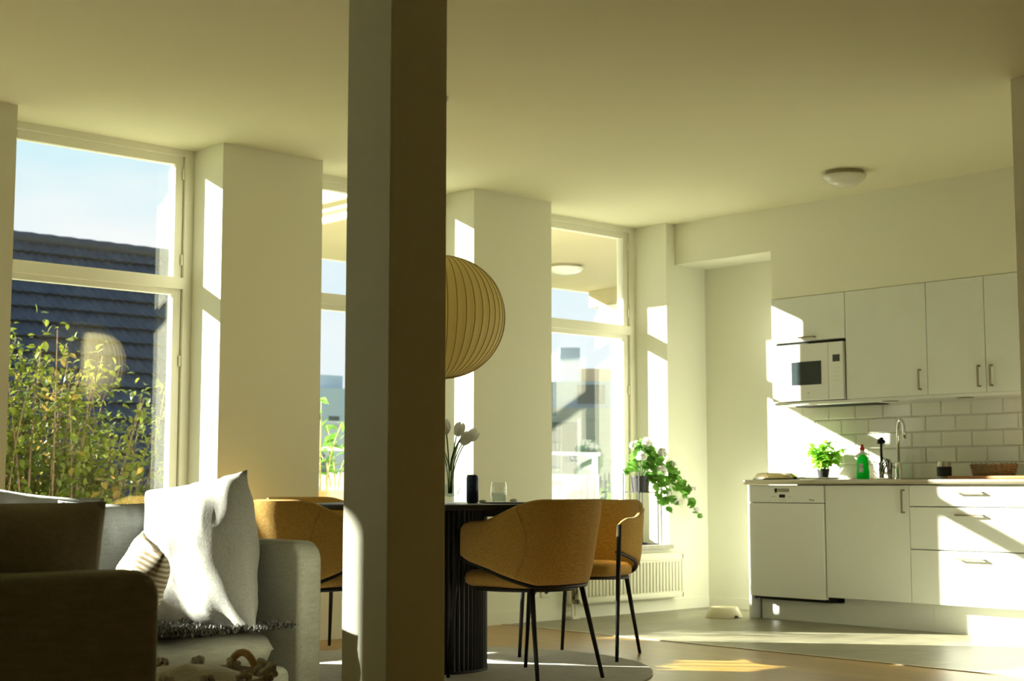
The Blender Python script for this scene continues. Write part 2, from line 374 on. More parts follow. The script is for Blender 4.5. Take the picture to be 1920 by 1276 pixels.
for r in range(5):
    z = TZ0+0.05+r*0.1; off = (0.035 if r % 2 == 0 else 0.135)
    cuts = [TY]; y = TY-off
    while y > 3.42: cuts.append(y); y -= 0.2115 
    for k in range(len(cuts)-1):
        wd = cuts[k]-cuts[k+1]
        if wd < 0.02: continue
        o = bpy.data.objects.new('tile', tile_mesh(wd)); COL.objects.link(o); o.parent = WK
        o.location = (XN-0.0025, (cuts[k]+cuts[k+1])/2, z); o.rotation_euler = (0, rnd.uniform(-.006, .006), rnd.uniform(-.006, .006))

# ------------------------------------------------------------------ kitchen units
XD = 7.775                       # door fronts
def front(mb, y0, y1, z0, z1, x=XD, t=0.02): return mb.rbox(x, x+t, y0+0.002, y1-0.002, z0+0.002, z1-0.002, 0.0015, 1)
def bow_handle_v(y, z0, z1, x): 
    return MB().box(x-0.032, x-0.024, y-0.005, y+0.005, z0, z1).box(x-0.026, x+0.001, y-0.005, y+0.005, z0, z0+0.01).box(x-0.026, x+0.001, y-0.005, y+0.005, z1-0.01, z1)
def bow_handle_h(y0, y1, z, x):
    return MB().box(x-0.034, x-0.024, y0, y1, z-0.005, z+0.005).box(x-0.026, x+0.001, y0, y0+0.012, z-0.005, z+0.005).box(x-0.026, x+0.001, y1-0.012, y1, z-0.005, z+0.005)
D0, D1, D2, D3 = 6.092, 5.494, 4.890, 4.095
ZT = 0.868; ZB = 0.168
# end panel
tag(MB().box(XD+0.013, XN, 6.095, 6.113, 0, 0.869).build('end_panel', M_white, origin=(8.0, 6.104, 0)), 'thin white end panel closing off the kitchen units beside the niche', 'panel')
# dishwasher
dw = empty('dishwasher', (8.05, (D0+D1)/2, 0), label='white built-in dishwasher with small dark display under the worktop', cat='dishwasher')
def P_(par, name, mb, m, **k):
    o = mb.build(name, m, None, origin=tuple(par.location), **k); o.parent = par; o.location = (0, 0, 0); return o
P_(dw, 'body', MB().box(XD+0.04, XN-0.02, D1+0.006, D0-0.004, 0.130, 0.868), M_darkgap)
P_(dw, 'door', MB().rbox(XD-0.012, XD+0.03, D1+0.006, D0, 0.152, 0.752, 0.003, 2), M_whitegloss)
cp = P_(dw, 'control_panel', MB().rbox(XD-0.012, XD+0.03, D1+0.006, D0, 0.756, 0.866, 0.003, 2), M_whitegloss)
def sub(par, name, mb, m, root, **k):
    o = mb.build(name, m, None, origin=tuple(root.location), **k); o.parent = par; o.location = (0, 0, 0); return o
sub(cp, 'painted_grip_shade', MB().box(XD-0.0128, XD-0.0118, 5.76, 5.875, 0.824, 0.846).box(XD-0.0128, XD-0.0118, 5.855, 5.875, 0.818, 0.846), mat('grip_shadow', (0.30, 0.28, 0.2), 0.6, var=0.05), dw)  # flat patch, shade of the grip painted as a darker colour
sub(cp, 'display', MB().box(XD-0.0135, XD-0.0118, 5.793, 5.838, 0.788, 0.808), mat('display_black', (0.006, 0.006, 0.007), 0.15, var=0.1), dw)
mk = MB(); rr = random.Random(5)
for k in range(9):
    y = 5.90-0.006*k if k < 6 else 5.765-0.008*(k-6); mk.box(XD-0.0128, XD-0.0118, y-0.0022, y+0.0022, 0.793, 0.7965)
for k, y in enumerate((5.915, 5.87, 5.835, 5.81, 5.79, 5.725, 5.70)): mk.box(XD-0.0128, XD-0.0118, y-0.003, y+0.003, 0.769, 0.773)
sub(cp, 'button_marks', mk, mat('print_grey', (0.33, 0.33, 0.28), 0.5, var=0.05), dw)['kind'] = 'stuff'
def text_mesh(txt, size, name, m, par, loc, rot, root=None):
    c = bpy.data.curves.new(name, 'FONT'); c.body = txt; c.size = size; c.extrude = 0.0004; c.align_x = 'CENTER'
    t = bpy.data.objects.new(name, c); COL.objects.link(t)
    bpy.context.view_layer.update(); dg = bpy.context.evaluated_depsgraph_get()
    me = bpy.data.meshes.new_from_object(t.evaluated_get(dg)); bpy.data.objects.remove(t)
    me.materials.clear(); me.materials.append(m)
    o = bpy.data.objects.new(name, me); COL.objects.link(o); o.parent = par; o.location = loc; o.rotation_euler = rot; return o
lt = text_mesh('Miele', 0.019, 'lettering', mat('print_dark', (0.18, 0.17, 0.14), 0.5, var=0.05), cp, (0, 0, 0), (pi/2, 0, -pi/2))
lt.location = (XD-0.0128-8.05, 5.585-dw.location.y, 0.768)
# base cupboard under the sink
bc = empty('sink_cupboard', (8.05, (D1+D2)/2, 0), label='white base cupboard with one door between dishwasher and drawers', cat='cabinet')
P_(bc, 'body', MB().box(XD+0.024, XN-0.02, D2+0.001, D1-0.001, ZB, 0.868), M_white)
dr = P_(bc, 'door', front(MB(), D2, D1, ZB, ZT), M_white)
sub(dr, 'handle', bow_handle_v(4.925, 0.70, 0.842, XD), M_handle, bc)
du = empty('drawer_cupboard', (8.05, (D2+D3)/2, 0), label='white kitchen base unit with three wide drawers below the cutting board', cat='cabinet')
P_(du, 'body', MB().box(XD+0.024, XN-0.02, D3+0.001, D2-0.001, ZB, 0.868), M_white)
for z0, z1, zh in ((0.742, ZT, 0.826), (0.488, 0.739, 0.694), (ZB, 0.485, 0.440)):
    o = P_(du, 'drawer', front(MB(), D3, D2, z0, z1), M_white)
    sub(o, 'handle', bow_handle_h(4.40, 4.57, zh, XD), M_handle, du)
fu = empty('fridge_cupboard', (8.05, 3.7, 0), label='white tall unit at the far right end of the kitchen run', cat='cabinet')
P_(fu, 'body', MB().box(XD+0.024, XN-0.02, YP+0.01, D3-0.004, ZB, 0.868), M_white)
P_(fu, 'door', front(MB(), YP+0.01, D3-0.002, ZB, ZT), M_white)
fu['label'] = 'white base cupboard at the far right end of the kitchen run'
pl = empty('plinth', (7.88, 5.2, 0), label='white kitchen plinth boards under the base cupboards', cat='plinth')
P_(pl, 'plinth_board', MB().add([(x, y, z) for x in (7.872, 7.888) for y, z in ((4.80, 0), (6.075, 0), (6.075, 0.128), (5.43, 0.128), (5.43, 0.166), (4.80, 0.166))], [(0, 1, 2, 3, 4, 5), (11, 10, 9, 8, 7, 6)]+[(k, (k+1) % 6, 6+(k+1) % 6, 6+k) for k in range(6)]), M_white)
P_(pl, 'plinth_board', MB().box(7.868, 7.888, YP+0.01, 4.797, 0.0, 0.166), M_white)
# worktop
wt = empty('worktop', (8.04, 5.0, 0.87), label='grey stainless worktop with inset sink running along the kitchen wall', cat='worktop')
P_(wt, 'slab', MB().rbox(7.745, XN-0.003, YP+0.01, 6.118, 0.872, 0.903, 0.006, 3), mat('steel_worktop', (0.40, 0.36, 0.27), 0.30, metal=0.85, var=0.06, vscale=20, stretch=(1, 0.05, 1)), ang=40)
P_(wt, 'sink_rim', MB().box(7.85, 8.20, 4.93, 5.48, 0.9025, 0.9045), M_steel)
# wall cupboards
XU = 7.985
def wall_unit(name, y0, y1, z0, label, doors):
    u = empty(name, (8.15, (y0+y1)/2, 1.41), label=label, cat='cabinet')
    P_(u, 'body', MB().box(XU+0.022, XN-0.002, y0+0.001, y1-0.001, z0, 2.112), M_white)
    for d in doors:
        dd = P_(u, 'door', front(MB(), d[0], d[1], d[2], 2.112, x=XU), M_white)
        sub(dd, 'handle', d[3], M_handle, u)
    return u
C0, C1, C2, C3, C4 = 6.045, 5.460, 4.870, 4.478, 4.08
wall_unit('microwave_cupboard', C1, C0, 1.812, 'white wall cupboard with flap door above the microwave', [(C1, C0, 1.812, bow_handle_h(5.69, 5.81, 1.836, XU))])
wall_unit('wall_cupboard', C2, C1, 1.416, 'white wall cupboard with one wide door right of the microwave', [(C2, C1, 1.416, bow_handle_v(4.917, 1.448, 1.578, XU))])
wall_unit('wall_cupboard', C4, C2, 1.416, 'white wall cupboard with two doors at the right end of the row', [(C3, C2, 1.416, bow_handle_v(4.518, 1.448, 1.578, XU)), (C4, C3, 1.416, bow_handle_v(4.438, 1.448, 1.578, XU))])
lr = empty('light_rail', (8.15, 5.2, 1.38), label='slim white light rail with spotlights under the wall cupboards', cat='light rail')
P_(lr, 'rail_board', MB().box(8.005, XN-0.01, 4.08, C0-0.002, 1.397, 1.4155), M_white)
for y in (5.80, 5.18, 4.66): P_(lr, 'spotlight', MB().rbox(8.02, 8.09, y-0.04, y+0.04, 1.392, 1.3972, 0.002, 1), M_handle)
P_(lr, 'vent_strip', MB().box(8.15, 8.30, 5.35, 5.98, 1.390, 1.3968), M_darkgap)
# microwave
mw = empty('microwave', (8.15, (C0+C1)/2, 1.418), label='white built-in microwave with small dark window beneath the flap cupboard', cat='microwave')
P_(mw, 'body', MB().box(XU+0.022, XN-0.01, C1+0.003, C0-0.02, 1.424, 1.8095), M_darkgap)
md = P_(mw, 'door', MB().rbox(XU-0.014, XU+0.02, 5.586, C0-0.012, 1.420, 1.792, 0.003, 2), M_whitegloss)
sub(md, 'window', MB().box(XU-0.0155, XU-0.012, 5.640, 5.877, 1.522, 1.676), mat('microwave_window', (0.03, 0.04, 0.045), 0.08, var=0.05), mw)
sub(md, 'logo_mark', MB().lathe([(0, -0.001), (0.005, -0.001), (0.005, 0.001), (0, 0.001)], (0, 0, 0), 10).xf(Matrix.Translation((XU-0.0145, 5.745, 1.468)) @ Matrix.Rotation(pi/2, 4, 'Y')), MATS['print_grey'], mw)
mp_ = P_(mw, 'control_panel', MB().rbox(XU-0.014, XU+0.02, C1+0.012, 5.584, 1.420, 1.792, 0.003, 2), M_whitegloss)
sub(mp_, 'display', MB().box(XU-0.0155, XU-0.012, 5.496, 5.550, 1.663, 1.708), mat('display_grey', (0.035, 0.035, 0.03), 0.2, var=0.1), mw)
mk = MB()
for r_ in range(4):
    for c_ in range(3): mk.box(XU-0.0148, XU-0.0135, 5.505+c_*0.016, 5.511+c_*0.016, 1.54+r_*0.027, 1.543+r_*0.027)
sub(mp_, 'button_marks', mk, MATS['print_grey'], mw)['kind'] = 'stuff'
# tap
tp = empty('kitchen_tap', (8.18, 5.213, 0.9045), label='chrome swan neck kitchen tap behind the sink', cat='tap')
arc = [(0, 0, 0.0), (0, 0, 0.30)]+[(-0.0*k-0.035+0.035*cos(pi*k/9), -0.045+0.045*cos(pi*k/9), 0.30+0.075*sin(pi*k/9)) for k in range(1, 10)]+[(-0.07, -0.092, 0.255)]
MB().tube(arc, 0.0105, 12).build('spout', M_chrome, tp, smooth=True)
MB().lathe([(0, 0), (0.026, 0), (0.026, 0.006), (0.02, 0.012), (0.02, 0.10), (0.012, 0.11), (0, 0.11)], seg=20).build('tap_body', M_chrome, tp, ang=40)
MB().tube([(0, 0.018, 0.07), (0, 0.05, 0.085), (0, 0.085, 0.12)], [0.009, 0.006, 0.005], 8).build('lever', M_chrome, tp, smooth=True)
# sponge holder: arched chrome caddy
cd_ = empty('brush_caddy', (8.08, 5.268, 0.9045), label='arched chrome caddy with dark ribs beside the tap', cat='caddy')
for k in range(5):
    y = -0.012*k; h = 0.135-0.008*k*0.4
    MB().tube([(0.0, 0.02+y*0.2, 0.0), (0, 0.02+y, h*0.75), (0.0, -0.008+y, h), (0.0, -0.03+y*0.8, h*0.8), (0, -0.045+y*0.3, 0.0)], 0.0042, 8).build('rib', M_chrome if k % 2 else M_black, cd_, smooth=True)
MB().rbox(-0.03, 0.03, -0.06, 0.03, 0, 0.01, 0.003, 2).build('base', M_chrome, cd_, ang=40)
# dish brush
bs = empty('dish_brush', (8.13, 5.305, 0.9045), label='black dish brush standing upright between soap bottle and tap', cat='brush')
MB().tube([(0, 0, 0), (0, 0, 0.10), (0, 0.002, 0.20), (0, 0.0, 0.235)], [0.012, 0.010, 0.007, 0.008], 10).build('brush_handle', M_black, bs, smooth=True)
bm_ = MB(); rb = random.Random(2)
for k in range(110):
    a = rb.uniform(0, 2*pi); t = rb.uniform(0.0, 2.2); d = Vector((sin(t)*cos(a), sin(t)*sin(a), cos(t)))
    c = Vector((0, 0, 0.24)); bm_.tube([c, c+d*rb.uniform(0.022, 0.03)], [0.003, 0.002], 4)
o = bm_.build('bristles', M_pot, bs); o['kind'] = 'stuff'
# dish soap bottle
sb = empty('dish_soap_bottle', (8.05, 5.395, 0.9045), label='green transparent dish soap bottle with red cap by the sink', cat='bottle')
M_soap = mat('soap_green', (0.01, 0.80, 0.12), 0.12, translucent=0.6, var=0.03)
prof = [(0, 0), (0.034, 0), (0.038, 0.006), (0.039, 0.05), (0.035, 0.075), (0.037, 0.10), (0.031, 0.135), (0.016, 0.152), (0.013, 0.16)]
MB().lathe(prof, seg=24, sx=0.75, sy=1.2).build('bottle_body', M_soap, sb, smooth=True)
MB().lathe([(0.0, 0.158), (0.0155, 0.158), (0.0155, 0.178), (0.012, 0.184), (0, 0.184)], seg=16).build('collar', M_petal, sb, ang=40)
MB().lathe([(0, 0.184), (0.015, 0.184), (0.016, 0.20), (0.009, 0.206), (0.008, 0.222), (0, 0.224)], seg=16).build('cap', mat('cap_red', (0.55, 0.02, 0.02), 0.4, var=0.05), sb, ang=40)
lb = MB().lathe([(0.0385, 0.045), (0.0362, 0.075), (0.0385, 0.10)], seg=24, sx=0.76, sy=1.2)
lb.f = [q for q in lb.f if all(-0.026 < lb.v[i][1] < 0.012 and lb.v[i][0] < 0 for i in q)]
lb.v = [(p[0]*1.03-0.0004, p[1]*1.02, p[2]) for p in lb.v]
lb.build('bottle_label', mat('label_print', (0.20, 0.42, 0.36), 0.4, col2=(0.75, 0.8, 0.75), vscale=60), sb)
# basil
def leaf_shape(L, w, fold=0.15, n=4, curl=0.2):
    vs = []; fs = []
    for i in range(n+1):
        t = i/n; ww = w*sin(pi*min(1, t*0.93+0.05))**0.8*(1-0.25*t); z = -curl*L*t*t
        vs += [(-ww, L*t, z+fold*ww), (0, L*t, z), (ww, L*t, z+fold*ww)]
    for i in range(n):
        a = i*3; fs += [(a, a+1, a+4, a+3), (a+1, a+2, a+5, a+4)]
    return vs, fs
def scatter_leaves(spots, L, w, rnd, jit=0.3, fold=0.2, curl=0.3, n=3):
    mb = MB()
    for p, d in spots:
        s = rnd.uniform(1-jit, 1+jit); vs, fs = leaf_shape(L*s, w*s, fold, n, curl)
        q = Vector(d).to_track_quat('Y', 'Z').to_matrix().to_4x4()
        Mx = Matrix.Translation(p) @ q @ Matrix.Rotation(rnd.uniform(-0.6, 0.6), 4, 'Y')
        mb.add([Mx @ Vector(v) for v in vs], fs)
    return mb
bp_ = empty('basil_plant', (8.16, 5.775, 0.9035), label='bright green basil plant in black pot on the worktop', cat='potted plant')
MB().lathe([(0, 0.0), (0.075, 0.0), (0.08, 0.01), (0.075, 0.012), (0, 0.012)], seg=24).build('saucer', M_pot, bp_, ang=40)
MB().lathe([(0, 0.012), (0.033, 0.012), (0.042, 0.065), (0.044, 0.065), (0.044, 0.072), (0.040, 0.072), (0.038, 0.062), (0, 0.062)], seg=24).build('pot', M_pot, bp_, ang=40)
rb = random.Random(11); spots = []; stm = MB()
for k in range(17):
    a = rb.uniform(0, 2*pi); r_ = rb.uniform(0.02, 0.105); h = rb.uniform(0.08, 0.185)
    tip = Vector((r_*cos(a), r_*sin(a)*1.25+0.015, 0.06+h)); stm.tube(bezier([(r_*.3*cos(a), r_*.3*sin(a), 0.06), (r_*.4*cos(a), r_*.4*sin(a), 0.06+h*.6), tip], 4), 0.0022, 5)
    for t in range(5):
        zz = tip.lerp(Vector((r_*.3*cos(a), r_*.3*sin(a), 0.07)), t*0.17)
        for s_ in (0, pi):
            b_ = rb.uniform(0, 2*pi)+s_; spots.append((zz, (cos(b_), sin(b_), rb.uniform(-0.35, 0.5))))
stm.build('stems', M_stem, bp_)
for k, sp in enumerate(spots): scatter_leaves([sp], 0.056, 0.023, rb, 0.3, 0.35, 0.5).build('leaf', M_basil, bp_, smooth=True)
# overturned pan / dish
ps = empty('roasting_pan', (7.93, 5.985, 0.9035), label='upturned steel roasting pan drying at the left end of worktop', cat='pan')
MB().lathe([(0, 0.046), (0.088, 0.046), (0.105, 0.040), (0.122, 0.014), (0.126, 0.006), (0.120, 0.006), (0.10, 0.036), (0, 0.042)], seg=36, sx=0.9, sy=1.35).build('pan_body', mat('warm_steel', (0.55, 0.48, 0.34), 0.16, metal=1.0, var=0.05), ps, smooth=True)
MB().lathe([(0, 0), (0.125, 0), (0.128, 0.004), (0.125, 0.007), (0, 0.007)], seg=36, sx=0.9, sy=1.38).build('rim', M_black, ps, smooth=True)
MB().tube([(-0.02, -0.16, 0.012), (-0.03, -0.20, 0.010), (-0.04, -0.26, 0.010)], [0.01, 0.008, 0.009], 8).build('pan_handle', M_black, ps, smooth=True)
# dish cloth
cl = MB(); n = 12
for i in range(n+1):
    for j in range(n+1):
        u, v = i/n, j/n; cl.v.append((-0.07+0.14*u, -0.12+0.24*v, 0.0045+0.005*(1+sin(9*v+3*u))))
cl.f = [(i*(n+1)+j, (i+1)*(n+1)+j, (i+1)*(n+1)+j+1, i*(n+1)+j+1) for i in range(n) for j in range(n)]
k0 = len(cl.v); cl.v += [(p[0], p[1], p[2]-0.004) for p in cl.v[:k0]]; cl.f += [tuple(i+k0 for i in q[::-1]) for q in cl.f[:]]
o = cl.build('dish_cloth', M_petal, smooth=True); o.location = (7.86, 5.60, 0.9035); tag(o, 'crumpled white dish cloth on the worktop in front of the basil', 'cloth')
# travel cup
tcup = empty('travel_cup', (8.10, 4.843, 0.903), label='steel travel cup with black grip band on the worktop', cat='cup')
MB().lathe([(0, 0), (0.036, 0), (0.038, 0.008), (0.040, 0.09), (0.037, 0.098), (0.036, 0.108), (0, 0.110)], seg=28).build('cup_body', M_steel, tcup, ang=35)
MB().lathe([(0.0405, 0.018), (0.0445, 0.020), (0.0455, 0.075), (0.041, 0.077)], seg=28).build('grip_band', M_pot, tcup, ang=35)
# cutting board and wicker basket
o = MB().rbox(7.95, 8.21, 4.10, 4.735, 0.903, 0.922, 0.005, 2).build('cutting_board', M_board, ang=40, origin=(8.08, 4.42, 0.903)); tag(o, 'reddish wooden cutting board lying on the worktop', 'cutting board')
wbk = empty('wicker_basket', (8.09, 4.505, 0.922), label='small dark wicker basket standing on the cutting board', cat='basket')
rw = random.Random(9)
for k in range(5):
    pts = []; R = 0.105+0.004*k
    for i in range(41):
        a = 2*pi*i/40; wv = 0.006*(1 if (i+k) % 2 else -1); pts.append(((R*0.72+wv)*cos(a), (R+wv+0.015)*sin(a), 0.008+0.014*k))
    MB().tube(pts, 0.008, 6, cap=False).build('weave_ring', M_wick, wbk, smooth=True)
st = MB()
for i in range(20):
    a = 2*pi*i/20; st.tube([(0.076*cos(a), 0.12*sin(a), 0.0), (0.088*cos(a), 0.136*sin(a), 0.075)], 0.004, 5)
st.build('stakes', M_wick, wbk); MB().lathe([(0, 0.001), (0.1, 0.001), (0.1, 0.006), (0, 0.006)], seg=24, sx=0.72, sy=1.12).build('base', M_wick, wbk)
# pet bowl
pbw = empty('pet_bowl', (7.735, 6.285, 0), label='cream pet bowl with dark paw cut-out on the kitchen floor by niche', cat='pet bowl')
M_bowl = mat('bowl_cream', (0.74, 0.68, 0.47), 0.4, var=0.02)
MB().lathe([(0.0, 0.03), (0.055, 0.03), (0.068, 0.05), (0.085, 0.068), (0.09, 0.068), (0.094, 0.064), (0.122, 0.004), (0.122, 0), (0.115, 0), (0.088, 0.058), (0.0, 0.026)], seg=36).build('bowl_body', M_bowl, pbw, smooth=True)
nb = MB()
for i in range(9): pass
q = Matrix.Rotation(radians(262), 4, 'Z')
nv = [(0.1225-0.49*z*0.93, 0.020*cos(a_), z) for a_, z in ((0, 0.002), (pi/5, 0.012), (pi*2/5, 0.018), (pi/2, 0.019), (pi*3/5, 0.018), (pi*4/5, 0.012), (pi, 0.002))]
nb.add([q @ Vector((v[0]+0.0015, v[1], v[2])) for v in nv]+[q @ Vector((v[0]-0.004, v[1], v[2])) for v in nv], [tuple(range(7)), tuple(range(13, 6, -1))]+[(k, (k+1) % 7, 7+(k+1) % 7, 7+k) for k in range(7)])
nb.build('finger_notch', M_pot, pbw)

# ------------------------------------------------------------------ ceiling lamps
M_opal = mat('opal_glass', (0.72, 0.70, 0.58), 0.18, var=0.01, spec=0.5)
def ceiling_lamp(x, y, z, label, R=0.132):
    c = empty('ceiling_lamp', (x, y, z), label=label, cat='ceiling lamp')
    MB().lathe([(0, 0), (R*0.86, 0), (R*0.86, -0.026), (0, -0.022)], seg=36).build('base_ring', mat('lamp_base', (0.42, 0.38, 0.24), 0.6, var=0.02), c, ang=40)
    MB().lathe([(R*0.78, -0.026), (R, -0.026), (R*0.99, -0.034), (R*0.88, -0.052), (R*0.64, -0.076), (R*0.3, -0.090), (0, -0.094)], seg=36).build('dome', M_opal, c, smooth=True)
    return c
ceiling_lamp(7.37, 5.02, CEIL, 'flat round opal ceiling lamp above the kitchen floor')
# pendant
TX, TYc = 4.50, 5.37
pn = empty('pendant_lamp', (TX, TYc, CEIL), label='large ribbed paper-white ball pendant lamp over the dining table', cat='pendant lamp')
PZ = 1.665-CEIL; PR, PH = 0.315, 0.295
MB().lathe([(0, 0), (0.045, 0), (0.042, -0.025), (0.008, -0.04), (0, -0.04)], seg=24).build('ceiling_rose', M_trim, pn, ang=40)
MB().tube([(0, 0, -0.03), (0, 0, PZ+PH-0.01)], 0.003, 6).build('cord', M_trim, pn)
M_shade = mat('bubble_shade', (0.80, 0.70, 0.36), 0.55, var=0.02, translucent=0.35)
NR = 44
prof = []
for k in range(33):
    t = pi*k/32; prof.append((max(0.03, PR*sin(t)**0.92), PH*cos(t)))
sh = MB(); seg = NR*4; vs = []; n = len(prof)
for i in range(seg):
    a = 2*pi*i/seg; ph = (i % 4)/4; dent = 1-0.012*sin(pi*ph)
    for r_, z in prof: vs.append((r_*dent*cos(a), r_*dent*sin(a), PZ+z))
sh.add(vs, [(i*n+k, ((i+1) % seg)*n+k, ((i+1) % seg)*n+k+1, i*n+k+1) for i in range(seg) for k in range(n-1)])
sh.build('lamp_shade', M_shade, pn, smooth=True)
M_rib = mat('shade_rib', (0.34, 0.25, 0.09), 0.6, var=0.05)
rib = MB().tube([(r_*1.0015, 0, PZ+z) for r_, z in prof], 0.0018, 5).mesh('rib', M_rib, True)
for i in range(NR):
    o = bpy.data.objects.new('rib', rib); COL.objects.link(o); o.parent = pn; o.rotation_euler = (0, 0, 2*pi*i/NR)
MB().lathe([(0, PZ-PH-0.006), (0.034, PZ-PH-0.006), (0.034, PZ-PH+0.006), (0, PZ-PH+0.006)], seg=24).build('bottom_ring', M_trim, pn)

# ------------------------------------------------------------------ dining group
rg = MB().lathe([(0, 0), (1.0, 0), (1.004, 0.005), (1.0, 0.011), (0, 0.012)], (0, 0, 0), 96).build('round_rug', M_rug, ang=40)
rg.location = (TX, TYc, 0.0005); tag(rg, 'round grey woven rug under the dining table', 'rug')
RZ = 0.0125; TT = 0.781
tb = empty('dining_table', (TX, TYc, RZ), label='round black dining table with fluted drum pedestal on the rug', cat='table')
MB().lathe([(0, TT-RZ-0.026), (0.585, TT-RZ-0.026), (0.60, TT-RZ-0.016), (0.602, TT-RZ-0.004), (0.598, TT-RZ), (0, TT-RZ)], seg=96).build('table_top', M_blackwood, tb, ang=30)
MB().lathe([(0, 0), (0.236, 0), (0.236, 0.012), (0, 0.012)], seg=64).build('pedestal_foot', M_blackwood, tb)
fl = []; NF = 60
for i in range(NF*4):
    a = 2*pi*i/(NF*4); fl.append((0.233-0.010*(1-abs(sin(pi*(i % 4)/4)))**1.0, a))
vs = [(r_*cos(a), r_*sin(a), z) for z in (0.012, TT-RZ-0.026) for r_, a in fl]; K = len(fl)
MB().add(vs, [(i, (i+1) % K, K+(i+1) % K, K+i) for i in range(K)]).build('fluted_drum', M_blackwood, tb)
MB().rbox(-0.05, 0.05, -0.36, 0.36, TT-RZ-0.062, TT-RZ-0.027, 0.003, 1).xf(Matrix.Rotation(radians(42), 4, 'Z')).build('support_beam', M_blackwood, tb)
MB().rbox(-0.05, 0.05, -0.36, 0.36, TT-RZ-0.0618, TT-RZ-0.0272, 0.003, 1).xf(Matrix.Rotation(radians(132), 4, 'Z')).build('support_beam', M_blackwood, tb)

def chair_proto(name, label):
    c = empty(name, (0, 0, 0), 0, label, 'chair', 'mustard chairs around the dining table')
    A = radians(118); NA = 40; prof_n = 16; vs = []; fs = []
    def shell(a):
        u = abs(a)/A; k = max(0, min(1, (u-0.30)/0.55)); k = k*k*(3-2*k)
        zb = 0.418+0.115*max(0, (u-0.30)/0.70)**1.15
        zt = 0.792-0.095*k-0.03*max(0, (u-0.86)/0.14)**2
        return zb, zt
    th = 0.040
    for i in range(NA+1):
        a = -A+2*A*i/NA; zb, zt = shell(a); endk = max(0, (abs(a)/A-0.93)/0.07)
        t_ = th*(1-0.55*endk); cz = (zb+zt)/2; hz = (zt-zb)/2*(1-0.10*endk)
        ca, sa = cos(a), sin(a)
        for k in range(prof_n):
            q = 2*pi*k/prof_n; e_ = 0.45
            zz = cz+hz*math.copysign(abs(sin(q))**e_, sin(q)); off = t_/2*math.copysign(abs(cos(q))**0.6, cos(q))
            lean = 0.085*(zz-0.42)/0.37*(0.35+0.65*max(0, ca))
            sx_ = math.copysign(abs(sa)**0.85, sa); rx = 0.262+off+lean*0.45; ry = 0.235+off+lean
            yy = -ry*ca if ca > 0 else 0.42*(-ca)
            vs.append((rx*sx_*(1-0.02*max(0, -ca)), yy-0.01, zz))
    for i in range(NA):
        for k in range(prof_n): l = (k+1) % prof_n; fs.append((i*prof_n+k, (i+1)*prof_n+k, (i+1)*prof_n+l, i*prof_n+l))
    fs.append(tuple(range(prof_n))); fs.append(tuple(NA*prof_n+k for k in range(prof_n-1, -1, -1)))
    MB().add(vs, fs).build('backrest', M_chair, c, ang=50)
    # piping seams and steel rail following the lower edge
    for sgn in (-1, 1):
        pts = []
        for k in range(9):
            z = 0.45+0.295*k/8; a = sgn*radians(58-10*sin(pi*k/8)); lean = 0.085*(z-0.42)/0.37*(0.35+0.65*cos(a)); sa = sin(a)
            sx_ = math.copysign(abs(sa)**0.85, sa)
            pts.append(((0.262+0.0205+lean*0.45)*sx_, -(0.235+0.0205+lean)*cos(a)-0.01, z))
        MB().tube(pts, 0.0022, 5).build('seam', M_chair, c, smooth=True)
    pts = []
    for i in range(NA+1):
        a = -A+2*A*i/NA; zb, zt = shell(a); ca, sa = cos(a), sin(a); sx_ = math.copysign(abs(sa)**0.85, sa)
        pts.append((0.262*sx_*(1-0.02*max(0, -ca)), (-(0.235)*ca if ca > 0 else 0.42*(-ca))-0.01, zb-0.006))
    MB().tube(pts, 0.0095, 8).build('steel_rail', M_black, c, smooth=True)
    st_ = MB(); NS = 40; vs = []; prf = [(0, 0.405), (0.9, 0.405), (0.99, 0.418), (1.0, 0.438), (0.98, 0.458), (0.9, 0.47), (0.6, 0.478), (0, 0.48)]
    for i in range(NS):
        a = 2*pi*i/NS; ex = 0.7; cx_, sy_ = math.copysign(abs(cos(a))**ex, cos(a)), math.copysign(abs(sin(a))**ex, sin(a))
        for r_, z in prf: vs.append((0.235*r_*cx_, 0.245*r_*sy_+0.025, z))
    n_ = len(prf)
    st_.add(vs, [(i*n_+k, ((i+1) % NS)*n_+k, ((i+1) % NS)*n_+k+1, i*n_+k+1) for i in range(NS) for k in range(n_-1)])
    st_.build('seat', M_chair, c, smooth=True)
    fr = MB(); 
    fr.tube([(0.225*cos(2*pi*i/32), 0.235*sin(2*pi*i/32)+0.02, 0.398) for i in range(33)], 0.009, 8, cap=False)
    fr.build('seat_frame', M_black, c, smooth=True)
    for sx_ in (-1, 1):
        MB().tube([(sx_*0.255, 0.250, 0.0), (sx_*0.250, 0.215, 0.40), (sx_*0.246, 0.185, 0.66)], [0.0085, 0.0115, 0.0115], 10).build('leg', M_black, c, smooth=True)
        MB().tube([(sx_*0.215, -0.255, 0.0), (sx_*0.165, -0.175, 0.405)], [0.0085, 0.0125], 10).build('leg', M_black, c, smooth=True)
    return c
ch0 = chair_proto('dining_chair', 'mustard upholstered tub chair with its back to the camera, right of the column')
CHAIRS = [((4.60, 4.86), radians(4), None),
          ((5.43, 5.32), radians(115), 'mustard upholstered tub chair turned sideways in front of the radiator'),
          ((3.85, 5.53), radians(-78), 'mustard upholstered tub chair left of the column beside the sofa arm'),
          ((4.52, 6.28), radians(182), 'mustard tub chair on the window side of the table, behind the column')]
for k, (p, a, lb_) in enumerate(CHAIRS):
    c = ch0 if k == 0 else copy_tree(ch0)
    if lb_: c['label'] = lb_
    c.location = (p[0], p[1], RZ if k != 1 else 0.0065); c.rotation_euler = (0.024 if k == 1 else 0, 0, a)
